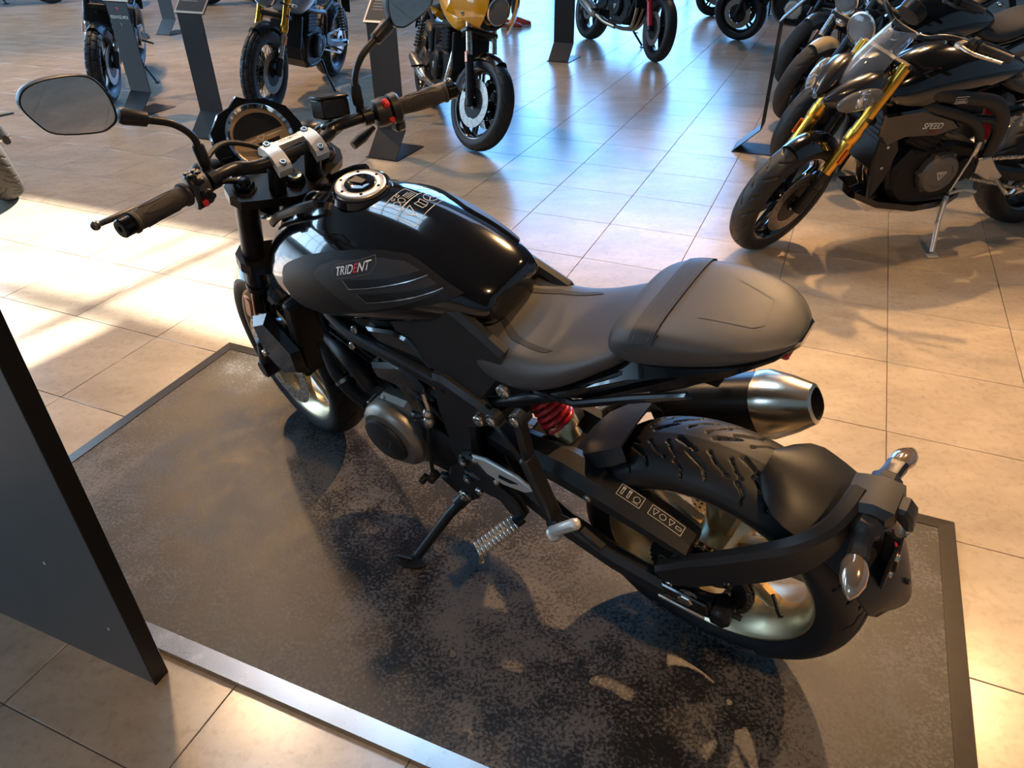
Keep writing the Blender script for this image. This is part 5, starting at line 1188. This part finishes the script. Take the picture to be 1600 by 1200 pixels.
    # exhaust
    if d.exhaust == 'low':
        g = G()
        for y in (-.07,0,.07): g.tube([(.97,y,.60),(1.03,y,.52),(1.02,y*.9,.38),(.94,y*.6,.25),(.80,y*.3-.02,.215),(.62,-.04,.215)], .019, 12, 5)
        part(g, 'exhaust_header', d.pipe); g = G(); g.tube([(.62,-.04,.215),(.48,-.10,.24),(.36,-.16,.30)], .028, 12, 5); part(g, 'link_pipe', d.pipe)
        g = G(); A_, B_ = V(.38,-.165,.29), V(.06,-.19,.42); a_ = (B_-A_).normalized(); g.lathe([(.03,0),(.055,.03),(.06,.30),(.05,.33),(.03,.345),(.025,.33)], A_, a_, 24); part(g, 'silencer', STEEL)
    elif d.exhaust == 'pea':
        for sg in (1,-1):
            g = G(); g.tube([(.90,.06*sg,.62),(1.0,.09*sg,.58),(1.02,.12*sg,.45),(.95,.14*sg,.30),(.75,.155*sg,.265),(.50,.165*sg,.275)], .021, 12, 5); part(g, 'exhaust_header', d.pipe)
            g = G(); g.lathe([(.022,0),(.045,.06),(.05,.30),(.04,.40),(.03,.405),(.026,.38)], V(.50,.165*sg,.275), V(-1,.03*sg,.22), 24); part(g, 'silencer', STEEL)
    elif d.exhaust == 'high':
        g = G(); g.tube([(.90,-.05,.62),(1.0,-.08,.60),(1.0,-.13,.50),(.85,-.165,.50),(.65,-.18,.56)], .022, 12, 5); part(g, 'exhaust_header', d.pipe)
        g = G(); g.lathe([(.022,0),(.042,.05),(.046,.35),(.036,.40),(.028,.40)], V(.65,-.18,.56), V(-1,-.02,.18), 24); part(g, 'silencer', STEEL)
    # pegs, stand
    for sg in (1,-1):
        g = G(); g.prism([(.56,.47),(.50,.48),(.44,.42),(.38,.37),(.40,.34),(.47,.36),(.55,.40)], .14, .16, .005)
        if sg < 0: g.map(lambda p: V(p.x,-p.y,p.z))
        part(g, 'footrest_hanger', d.hanger if hasattr(d, 'hanger') else SATIN); g = G(); g.bar((.40,.16*sg,.35),(.42,.26*sg,.335), .02, .014, (0,0,1), .004); part(g, 'footrest', d.hanger if hasattr(d, 'hanger') else SATIN)
    ln = lean; zf = lambda x, y: (0.0-.09*(1-math.cos(ln))+y*math.sin(ln))/math.cos(ln)
    fy_ = .30; fz_ = zf(.72, fy_)
    g = G(); g.tube([(.62,.13,.27),(.66,.19,fz_+.13),(.715,fy_-.012,fz_+.016)], [.014,.012,.011], 12); g.tube([(.66,.19,fz_+.13),(.70,.215,fz_+.135)], .006, 8); sdx = part(g, 'side_stand', d.stand)
    g = G(); g.prism([(.68,fy_-.02),(.74,fy_-.015),(.755,fy_+.02),(.70,fy_+.028)], 0, .009, .002, 'xy'); Rt = Matrix.Rotation(ln, 3, 'X'); g.map(lambda p: (Rt @ (p-V(.715,fy_,0)))+V(.715,fy_,fz_+.001)); part(g, 'stand_foot', d.stand, parent=sdx)
    d.part = part; d.S = Sx; d.root = b; d.fp = fp_
    return d
# 1: black roadster with gold forks beside the aisle, right
ST = bg_bike('motorcycle', 'black roadster with gold forks and twin slanted headlights at right', 1.275, 3.40, math.radians(193), steer=.42, zl=.47, lean=.17, wb=1.445, fork='gold', slider=SATIN, light='none', engine='triple', cover=mat('grey_engine_cover', (.15,.145,.14), .42, .6, rvar=.06), tank_s=(1,.92,.85), nt=150, tread='line', stand=ALUW, hanger=ALU, cap=GLOSS, rim=GLOSS, mirrors=False, fender=GLOSS)
p_ = ST.part
for sg in (1,-1):       # headlight pods
    c = ST.S.at(.77,.20)+V(0,.075*sg,0); rings = []
    for f, a_, h in ((-.15,.018,.018),(-.11,.046,.048),(-.04,.060,.066),(.04,.054,.058),(.10,.036,.036),(.145,.012,.012)): rings.append([c+V(f,a_*math.cos(t_)-.035*sg*max(0,f/.1),h*math.sin(t_)-.20*f) for t_ in [2*PI*q/22 for q in range(22)]])
    hp_ = p_(G().loft(rings), 'headlight_pod', mat('grey_headlight_shell', (.02,.02,.022), .25, .2, .6, rvar=.04), True, 50)
    g = G(); g.ball((0,0,0),(.105,.030,.044), 24, 14); g.map(lambda p: c+Matrix.Rotation(-.30*sg, 3, 'Z') @ (Matrix.Rotation(.20, 3, 'Y') @ p)+V(.030,.036*sg,-.006)); p_(g, 'headlight_lens', LENS, True, 60, parent=hp_)
    g = G(); g.lathe([(.034,.0),(.038,.006),(.034,.010)], c+V(.02,.044*sg,-.004), V(.4,.9*sg,-.05), 26, caps=False); g.ball(c+V(.02,.036*sg,-.004),(.034,.012,.034), 16, 8); p_(g, 'headlight_projector', REFL, True, parent=hp_)
rings = []
for q in range(9):
    f = q/8; zc = .80+.24*f; xc = ST.S.at(.80,.30).x-.02-.16*f*f*1.1-.06*f; hw = .085-.02*f; rings.append([V(xc-.10*(y*y), y*hw, zc) for y in [-1+.25*j for j in range(9)]]+[V(xc-.10*(y*y)-.004, y*hw, zc) for y in [1-.25*j for j in range(9)]])
p_(G().loft(rings), 'fly_screen', mat('clear_screen', (.8,.85,.9), .04, trans=.85, rvar=.01), True, 50)
g = G().loft([[ST.S.at(.83,.17)+V(x,w_*math.cos(t_),z+h*math.sin(t_)) for t_ in [PI*q/10 for q in range(11)]] for x, w_, h, z in ((-.14,.085,.035,.0),(-.05,.10,.045,-.03),(.06,.085,.035,-.06),(.13,.05,.02,-.09))]); p_(g, 'headlight_cowl', GLOSS, True)
for sg in (1,-1):
    g = G(); g.tube([(1.09,.06*sg,.83),(.98,.125*sg,.80),(.80,.155*sg,.775),(.62,.155*sg,.735),(.52,.145*sg,.62),(.50,.14*sg,.45)], [.036,.034,.032,.034,.034,.026], 14, 5, flat=.55); p_(g, 'frame_spar', MATTE, False)
    g = G(); g.tube([(1.06,.07*sg,.74),(.95,.13*sg,.735),(.80,.15*sg,.70),(.66,.15*sg,.64),(.58,.145*sg,.52)], [.026,.024,.024,.024,.022], 12, 5, flat=.6); p_(g, 'frame_spar', MATTE, False)
    g = G(); g.prism([(1.16,.72),(.98,.735),(.80,.68),(.74,.635),(.86,.60),(1.02,.605),(1.10,.57),(1.15,.62)], .125, .150, .010)
    if sg < 0: g.map(lambda p: V(p.x,-p.y,p.z))
    sp_ = p_(g, 'side_fairing', GLOSS, False, 25)
    if sg > 0:
        t_ = text_geo('SPEED', .038, .2); t_.map(lambda p: V(.90-p.x,.1508,.655+p.y-p.x*.06)); p_(t_, 'side_lettering', WHITE, False, 180, parent=sp_)
        t_ = text_geo('TRIPLE', .020, .2); t_.map(lambda p: V(.885-p.x,.1508,.628+p.y-p.x*.06)); p_(t_, 'side_lettering', mat('dim_red_print', (.25,.03,.03), .5, noise=.1), False, 180, parent=sp_)
    g = G(); g.prism([(1.13,.60),(1.05,.615),(1.015,.55),(1.03,.40),(1.07,.30),(1.10,.40),(1.12,.50)], .115, .145, .008)
    if sg < 0: g.map(lambda p: V(p.x,-p.y,p.z))
    p_(g, 'radiator_side_guard', MATTE, False, 25)
    g = G(); g.bolt((1.085,.146*sg,.57),(0,sg,0), .008, .005); g.bolt((1.075,.146*sg,.47),(0,sg,0), .008, .005); p_(g, 'guard_bolts', STEEL)
g = G().loft([superring(x, [(0,zt),(w_,zt),(w_*1.02,zt-.03),(w_*.6,zb),(0,zb)]) for x, zt, zb, w_ in ((1.10,.31,.27,.08),(1.0,.28,.20,.13),(.80,.25,.175,.15),(.60,.25,.18,.13),(.52,.27,.22,.10))]); p_(g, 'belly_pan', GLOSS, False, 30)
t_ = strips([ic(-.03,-.014,.06,.028), [(-.024,.004),(.024,.004)], [(-.024,-.004),(.02,-.004)], [(-.024,-.009),(.024,-.009)]], .002); t_.map(lambda p: V(.83-p.x,.172,.775+p.y)); p_(t_, 'frame_sticker', WHITE, False, 180)
g = G(); g.tube([(.625,.17,.55),(.64,.178,.48),(.67,.182,.33)], .005, 8); g.lathe([(.010,0),(.012,.03),(.012,.06),(.008,.07)], (.62,.168,.57), (.1,.05,-1), 12); p_(g, 'gear_linkage', STEEL); g = G(); g.tube([(.67,.18,.32),(.60,.185,.335),(.53,.19,.32)], .009, 8, 4); p_(g, 'gear_lever', ALU)
# 2-4: the row behind it
bg_bike('motorcycle', 'second black naked motorcycle, directly behind the gold-forked roadster', 1.83, 4.62, math.radians(194), steer=.40, lean=.17, nt=60, tread='line', mirrors=False, engine='triple', rim=GLOSS, fork='black')
bg_bike('motorcycle', 'motorcycle with a cream front mudguard in the right-hand row', 2.17, 5.72, math.radians(196), steer=.40, lean=.17, nt=70, tread='line', fender=CREAM, tank=GLOSS, engine='twin', rim=SATIN, fork='silver', usd=False, tyre=RUBDUST, cap=GLOSS, seat=BROWNSEAT, zl=.5)
bg_bike('motorcycle', 'motorcycle with a matt grey front mudguard, farthest of the right-hand row', 2.52, 6.85, math.radians(197), steer=.40, lean=.17, nt=60, tread='line', fender=GREYP, tank=GLOSS, engine='twin', rim=SATIN, fork='black', usd=False, tyre=RUBDUST)
# 5: yellow cafe racer in the middle
Y = bg_bike('motorcycle', 'motorcycle with a yellow half fairing and round headlight, facing the aisle', -.235, 5.07, math.radians(288), steer=.36, lean=.16, nt=110, tread='line', nsp=7, engine='twin', exhaust='pea', pipe=STEEL, usd=False, slider=SATIN, fork='silver', tank=YEL, light='round', lr=.085, shocks='twin', bars=.98, barw=.33, mirrors=False, rim=GLOSS, fender=GLOSS)
for sg in (1,-1):
    rings = []
    for q in range(9):
        a = -.75+1.75*q/8
        rings.append([Y.S.at(.84,.06)+V(.20*math.cos(a*.9)-.04*u_*u_-.16*u_, sg*(.085+.155*u_**.7+.02*math.cos(a)), .02+.20*math.sin(a)+.03*u_) for u_ in (0.02,.2,.4,.6,.8,1.0)]+[Y.S.at(.84,.06)+V(.20*math.cos(a*.9)-.04*u_*u_-.16*u_-.006, sg*(.082+.152*u_**.7+.02*math.cos(a)), .02+.20*math.sin(a)+.03*u_) for u_ in (1.0,.8,.6,.4,.2,0.02)])
    Y.part(G().loft(rings), 'half_fairing', YEL, True, 50)
g = G(); c = Y.S.at(.80,.15); g.lathe([(.098,-.03),(.125,-.01),(.120,.02),(.094,.03)], c, V(1,0,-.08), 36, caps=False); Y.part(g, 'headlight_surround', SATIN, True)
rings = []
for q in range(7): f = q/6; rings.append([Y.S.at(.84,.06)+V(.17-.12*f-.09*y*y, y*(.125-.03*f), .14+.16*f) for y in [-1+.25*j for j in range(9)]]+[Y.S.at(.84,.06)+V(.166-.12*f-.09*y*y, y*(.125-.03*f), .14+.16*f) for y in [1-.25*j for j in range(9)]])
Y.part(G().loft(rings), 'fly_screen', mat('smoked_screen', (.3,.3,.3), .05, trans=.7), True, 50)
# 6-7: scrambler and roadster at the left
bg_bike('motorcycle', 'scrambler with gold forks, wire wheels and knobbly tyres', -1.93, 6.05, math.radians(262), steer=-.08, lean=.16, nt=110, tread='knob', wheel='wire', Rf=.335, Rr=.32, hwf=.052, fork='gold', usd=True, slider=STEEL, engine='twin', exhaust='high', fender=SATIN, fender_high=False, tank=BLUEG, shocks='twin', rim=SATIN, wb=1.5, barw=.42, bars=1.14)
bg_bike('motorcycle', 'small roadster with black forks behind the leaning price stand', -3.43, 6.56, math.radians(284), steer=-.10, lean=.16, nt=110, tread='knob', fork='black', slider=STEEL, engine='twin', exhaust='low', tank=BLUEG, fender=SATIN, wb=1.38, rim=SATIN, head=BLUEG)
# 8-9: far bikes
bg_bike('motorcycle', 'motorcycle with red fork guards reflected in the bright floor', 1.47, 7.95, math.radians(292), steer=-.15, lean=.16, nt=80, tread='none', fork='red', slider=RED, usd=False, engine='triple', exhaust='low', pipe=PIPE, mirrors=False, tank=RED, caliper=STEEL)
bg_bike('motorcycle', 'dark motorcycle with a long side stand beyond the right-hand row', 2.64, 9.10, math.radians(140), steer=.0, lean=.18, nt=80, tread='none', engine='triple', mirrors=False, tank=RED, cover=ALU)
for x, y, hd_, lb in ((2.75,10.9,200,'dark motorcycle far behind the one with red fork guards'),(-7.2,13.0,20,'far motorcycle at the top left edge of the room'),(-5.75,11.4,275,'far black motorcycle behind the small roadster'),(-4.6,12.7,215,'far motorcycle behind the distant price stand'),(-3.75,12.6,215,'far motorcycle with its side stand out, left of the scrambler')):
    bg_bike('motorcycle', lb, x, y, math.radians(hd_), lean=.16, nt=48, tread='none', engine='triple', mirrors=False)
# 10: tail of the motorcycle at the left edge
LB = bg_bike('motorcycle', 'motorcycle with dusty tyres and a bright silencer cut by the left edge', -2.98+1.42*math.cos(math.radians(128)), 4.26+1.42*math.sin(math.radians(128)), math.radians(128), lean=.16, nt=150, ns=80, tread='road', tyre=RUBDUST, exhaust='none', plate=False, mirrors=False, engine='triple')
g = G(); A_ = V(.28,-.15,.50); a_ = V(-1,-.06,.20).normalized(); g.lathe([(.028,0),(.048,.03),(.050,.30),(.040,.36),(.030,.365),(.026,.35),(.026,.30)], A_, a_, 26); LB.part(g, 'silencer', CHROME); g = G(); g.tube([(.62,-.06,.24),(.45,-.13,.36),(.28,-.15,.50)], .024, 12, 5); LB.part(g, 'link_pipe', CHROME)
# ---------------- price stands ----------------
def ground_px(px, py, z=FZ):
    d = _r*((px-800)/F_PX)+_u*(-(py-600)/F_PX)+_fw; t = (z-CAM_H)/d.z; return V(d.x*t, d.y*t, z)
SCRN = mat('price_card_print', (.05,.048,.046), .3, 0, .3, noise=.2, nscale=30); CARD = mat('price_card_grey', (.30,.30,.30), .5, noise=.1)
def info_stand(label, tip, back_deg, w_=.215, text=True, cover=None):
    s_ = thing('price_stand', label, 'stand', Matrix.Translation(tip) @ Matrix.Rotation(math.radians(back_deg-90), 4, 'Z'), 'bent steel price stands beside the motorcycles')
    prof = [(0,.004),(.155,.155),(.157,.80),(.515,1.16)]; t_ = .006
    def sheet(a, b_, nm, m, x0=-w_/2, x1=w_/2, off=0.0, th=t_, f0=0.0, f1=1.0):
        A = V(0,a[0],a[1]); B = V(0,b_[0],b_[1]); d = (B-A).normalized(); n_ = V(1,0,0).cross(d)
        if n_.z < 0 and nm != 'kick': n_ = -n_
        n_ = V(0,-abs(n_.y),abs(n_.z))
        P, Q = A.lerp(B, f0), A.lerp(B, f1); vs = []
        for p in (P,Q):
            for x in (x0,x1):
                for h in (off,off+th): vs.append(p+V(x,0,0)+n_*h)
        return G().add(vs, [(0,1,3,2),(4,6,7,5),(0,4,5,1),(2,3,7,6),(0,2,6,4),(1,5,7,3)]).build(nm, m, s_)
    g = G(); g.box((0,.17,.003),(w_*1.15,.36,.006), None, .001); g.build('base_plate', CARDB, s_)
    sheet(prof[0], prof[1], 'kick', CARDB); post = sheet(prof[1], prof[2], 'post', CARDB); sheet(prof[2], prof[3], 'panel_back', CARDB, -w_*.60, w_*.60)
    sheet(prof[2], prof[3], 'panel_frame', ALU, -w_*.60, w_*.60, t_, .006); cd_ = sheet(prof[2], prof[3], 'price_card', SCRN, -w_*.55, w_*.55, t_+.006, .001, .03, .97)
    A = V(0,prof[2][0],prof[2][1]); B = V(0,prof[3][0],prof[3][1]); d = (B-A).normalized(); n_ = V(0,-d.z,d.y); g = G()
    def on(x, f, h=.0135): return A.lerp(B, f)+V(x,0,0)+n_*h
    for f, x0, x1, th in ((.90,-.05,.05,.010),(.80,-.04,.06,.016),(.73,-.03,.03,.014),(.62,-.09,.09,.003),(.595,-.09,.09,.003),(.57,-.09,.08,.003),(.545,-.09,.085,.003),(.30,-.09,.09,.004),(.26,-.09,.09,.004),(.22,-.09,.09,.004),(.18,-.09,.05,.004)):
        L_ = (B-A).length; e = th/L_/2; g.add([on(x0,f-e),on(x1,f-e),on(x1,f+e),on(x0,f+e)], [(0,1,2,3)])
    g.build('card_print', CARD, cd_, sharp=180)
    g = G(); g.add([on(-.02,.40),on(.02,.40),on(.02,.44),on(-.02,.44)], [(0,1,2,3)]); g.build('card_mark', REDB, cd_, sharp=180)
    if text:
        A2 = V(0,*prof[1]); B2 = V(0,*prof[2]); d2 = (B2-A2).normalized(); n2 = V(0,-d2.z,d2.y)
        t2 = text_geo('ESSAYEZ-MOI', .030); t2.map(lambda p: A2.lerp(B2, .84)+V(p.x,0,0)+d2*p.y+n2*.0075); t2.build('post_lettering', WHITE, post, sharp=180)
        t2 = text_geo('!', .030); t2.map(lambda p: A2.lerp(B2, .76)+V(p.x,0,0)+d2*p.y+n2*.0075); t2.build('post_lettering', WHITE, post, sharp=180)
        g = G(); q = A2.lerp(B2, .93); g.add([q+V(-.012,0,0)+d2*.012+n2*.0075,q+V(.012,0,0)+d2*.012+n2*.0075,q+V(.004,0,0)-d2*.014+n2*.0075], [(0,1,2)]); g.build('post_mark', REDB, post, sharp=180)
    return s_
info_stand('bent black price stand in front of the small roadster, lettered ESSAYEZ-MOI', ground_px(206,181), 66, text=True)
info_stand('plain black price stand left of the gold-forked scrambler', ground_px(316,217), 66, text=False)
info_stand('grey-looking price stand behind the right handlebar grip of the near motorcycle', ground_px(597,249), 66, text=False)
info_stand('tall black price stand beside the motorcycle with red fork guards', ground_px(872,97), 66, text=False)
info_stand('far black price stand behind the small roadster', ground_px(255,55), 66, text=False)
info_stand('black price stand seen edge-on by the right-hand row', ground_px(1146,236)+U*.10, -23.6, text=False)
# ---------------- visitor ----------------
def person(loc, face):
    r = thing('person', 'person in dark trousers and red shoes behind the yellow-faired motorcycle', 'person', Matrix.Translation(loc) @ Matrix.Rotation(face, 4, 'Z'))
    J = {'pelvis':((0,0,.95),.135),'waist':((0,0,1.10),.125),'chest':((.01,0,1.30),.145),'neck0':((0,0,1.46),.07),'neck':((.01,0,1.52),.052),'head0':((.02,0,1.60),.075),'head':((.02,0,1.68),.088),'crown':((.01,0,1.75),.06)}
    E_ = [('pelvis','waist'),('waist','chest'),('chest','neck0'),('neck0','neck'),('neck','head0'),('head0','head'),('head','crown')]
    for s_, n in ((1,'l'),(-1,'r')):
        J.update({n+'sh':((0,.17*s_,1.41),.062),n+'el':((-.04,.23*s_,1.13),.046),n+'wr':((.05,.23*s_,.90),.032),n+'ha':((.07,.23*s_,.82),.034),n+'hip':((0,.09*s_,.90),.098),n+'kn':((.02+.04*s_,.10*s_,.50),.066),n+'an':((-.01+.06*s_,.11*s_,.11),.050)})
        E_ += [('chest',n+'sh'),(n+'sh',n+'el'),(n+'el',n+'wr'),(n+'wr',n+'ha'),('pelvis',n+'hip'),(n+'hip',n+'kn'),(n+'kn',n+'an')]
    ks = list(J); me = bpy.data.meshes.new('body'); me.from_pydata([J[k][0] for k in ks], [(ks.index(a), ks.index(b_)) for a, b_ in E_], [])
    o = bpy.data.objects.new('body', me); COL.objects.link(o); o.parent = r
    md = o.modifiers.new('skin', 'SKIN'); md.use_smooth_shade = True; md2 = o.modifiers.new('sub', 'SUBSURF'); md2.levels = 2; md2.render_levels = 2
    for i, k in enumerate(ks): me.skin_vertices[0].data[i].radius = (J[k][1], J[k][1])
    me.skin_vertices[0].data[0].use_root = True; me.materials.append(mat('dark_clothes', (.03,.032,.036), .8, noise=.3, nscale=40))
    for s_ in (1,-1):
        c = V(.06+.06*s_-.01,.11*s_,0); rings = []
        for x, hw, h in ((-.085,.022,.055),(-.07,.036,.085),(-.02,.040,.095),(.05,.042,.075),(.11,.046,.055),(.155,.040,.045),(.175,.02,.03)): rings.append([c+V(x-.03,hw*math.cos(t_),max(.018,h/2+.012+h*.62*math.sin(t_))) for t_ in [2*PI*k/14 for k in range(14)]])
        sh = G().loft(rings).build('shoe', mat('red_shoe', (.62,.06,.03), .5, noise=.15, nscale=30), r, sharp=60)
        g = G(); g.prism([(-.12,-.034),(.08,-.044),(.14,-.03),(.15,0),(.14,.03),(.08,.044),(-.12,.034)], 0, .02, .004, 'xy'); g.map(lambda p: p+V(c.x,c.y,0)); g.build('sole', mat('pale_sole', (.5,.42,.38), .7, noise=.1), sh)
    g = G(); g.ball((.02,0,1.66),(.088,.078,.115), 20, 14); g.ball((.108,0,1.645),(.016,.014,.02), 10, 8); g.ball((.022,.079,1.65),(.018,.01,.03), 10, 8); g.ball((.022,-.079,1.65),(.018,.01,.03), 10, 8); g.build('face', mat('skin_tone', (.5,.33,.25), .55, noise=.1), r, sharp=60)
    g = G(); g.ball((.0,0,1.70),(.098,.088,.10), 20, 12); g.build('hair', mat('dark_hair', (.03,.022,.018), .6, noise=.3, nscale=80), r)
    for s_ in (1,-1):
        h0 = V(.075,.23*s_,.82); g = G(); g.ball(h0+V(0,0,-.01),(.018,.032,.045), 14, 10)
        for q, L_ in enumerate((.062,.07,.066,.052)): y0 = -.024+.016*q; g.tube([h0+V(0,y0,-.035),h0+V(.008,y0,-.035-L_*.5),h0+V(.02,y0,-.035-L_)], [.0085,.008,.0065], 8, 3)
        g.tube([h0+V(.01,.02,.01),h0+V(.03,.03,-.02),h0+V(.035,.028,-.045)], [.010,.009,.007], 8, 3); g.build('hand', mat('skin_tone', (.5,.33,.25), .55), r, sharp=60)
    return r
person(ground_px(806,43)+V(-.06,.0,0), 0.0)
# ---------------- reception counter behind the camera (seen in the mirrors) ----------------
ct = thing('reception_counter', 'dark reception counter with a pale top behind the viewer', 'counter', Matrix.Translation(P3(-4.8,2.5,FZ)) @ Matrix.Rotation(TA, 4, 'Z'))
g = G(); g.box((0,0,.53),(.55,2.6,1.06), None, .01); g.build('counter_body', WALLD, ct); g = G(); g.box((0,0,1.08),(.65,2.7,.04), None, .008); g.build('counter_top', WALLM, ct)
for q in range(6): g = G(); g.box((.285,-1.08+.432*q,.53),(.02,.42,.9), None, .006); g.build('counter_panel', BROWNSEAT, ct)
# ---------------- ceiling lamps ----------------
LAMPF = mat('warm_lamp_face', (1,.9,.75), .4, emit=(1.0,.70,.38), estr=40.0, noise=.05)
LN = [0]
def lamp(x, y, z, tx, ty, energy, size=.16, blend=.6, ang=80, col=(1.0,.66,.34)):
    LN[0] += 1
    l = thing('ceiling_spotlight', LAMPS[LN[0]-1], 'lamp', Matrix.Translation((x,y,z)), 'ceiling spotlights')
    d = (V(tx,ty,0)-V(x,y,z)).normalized()
    g = G(); g.lathe([(.05,.20),(.085,.19),(.10,.02),(.095,0.0)], (0,0,0), -d, 24); g.build('housing', SATIN, l)
    g = G(); g.lathe([(.094,.012),(.001,.012)], (0,0,0), -d, 24); g.build('lamp_face', LAMPF, l)
    g = G(); g.cyl(-d*.15, (0,0,CEIL-z), .012, 10); g.build('stem', SATIN, l)
    ld = bpy.data.lights.new('spot', 'SPOT'); ld.energy = energy; ld.color = col; ld.shadow_soft_size = size; ld.spot_size = math.radians(ang); ld.spot_blend = blend
    o = bpy.data.objects.new('spot', ld); COL.objects.link(o); o.parent = l; o.location = d*.03; o.rotation_euler = (-d).to_track_quat('Z','Y').to_euler()
LAMPS = ['spotlight above the far end of the right-hand row','spotlight over the left aisle near the plinth','spotlight over the small roadster','spotlight over the far motorcycles','spotlight above the right wall aisle','spotlight over the far left motorcycles','spotlight behind the viewer','spotlight aimed at the gold-forked roadster']
WARM = (1.0,.60,.28)
lamp(3.0,6.5,6.2, .2,1.4, 1300, .08, .5, 36, WARM)
lamp(-2.6,4.6,5.6, -.6,1.4, 240, .12, .6, 80, WARM)
lamp(-4.2,8.6,6.0, -3.0,6.0, 800, .12, .6, 80, WARM)
lamp(2.9,11.0,6.0, 2.2,8.6, 240, .12, .6, 44, WARM)
lamp(4.4,4.2,5.4, 2.6,1.6, 340, .12, .6, 50, WARM)
lamp(-6.0,13.0,6.2, -5.0,11.0, 620, .12, .6, 80, WARM)
lamp(1.6,-1.2,5.2, 1.2,1.0, 300, .12, .6, 52, WARM)
lamp(2.3,6.8,5.4, 2.5,4.0, 520, .06, .5, 46, WARM)
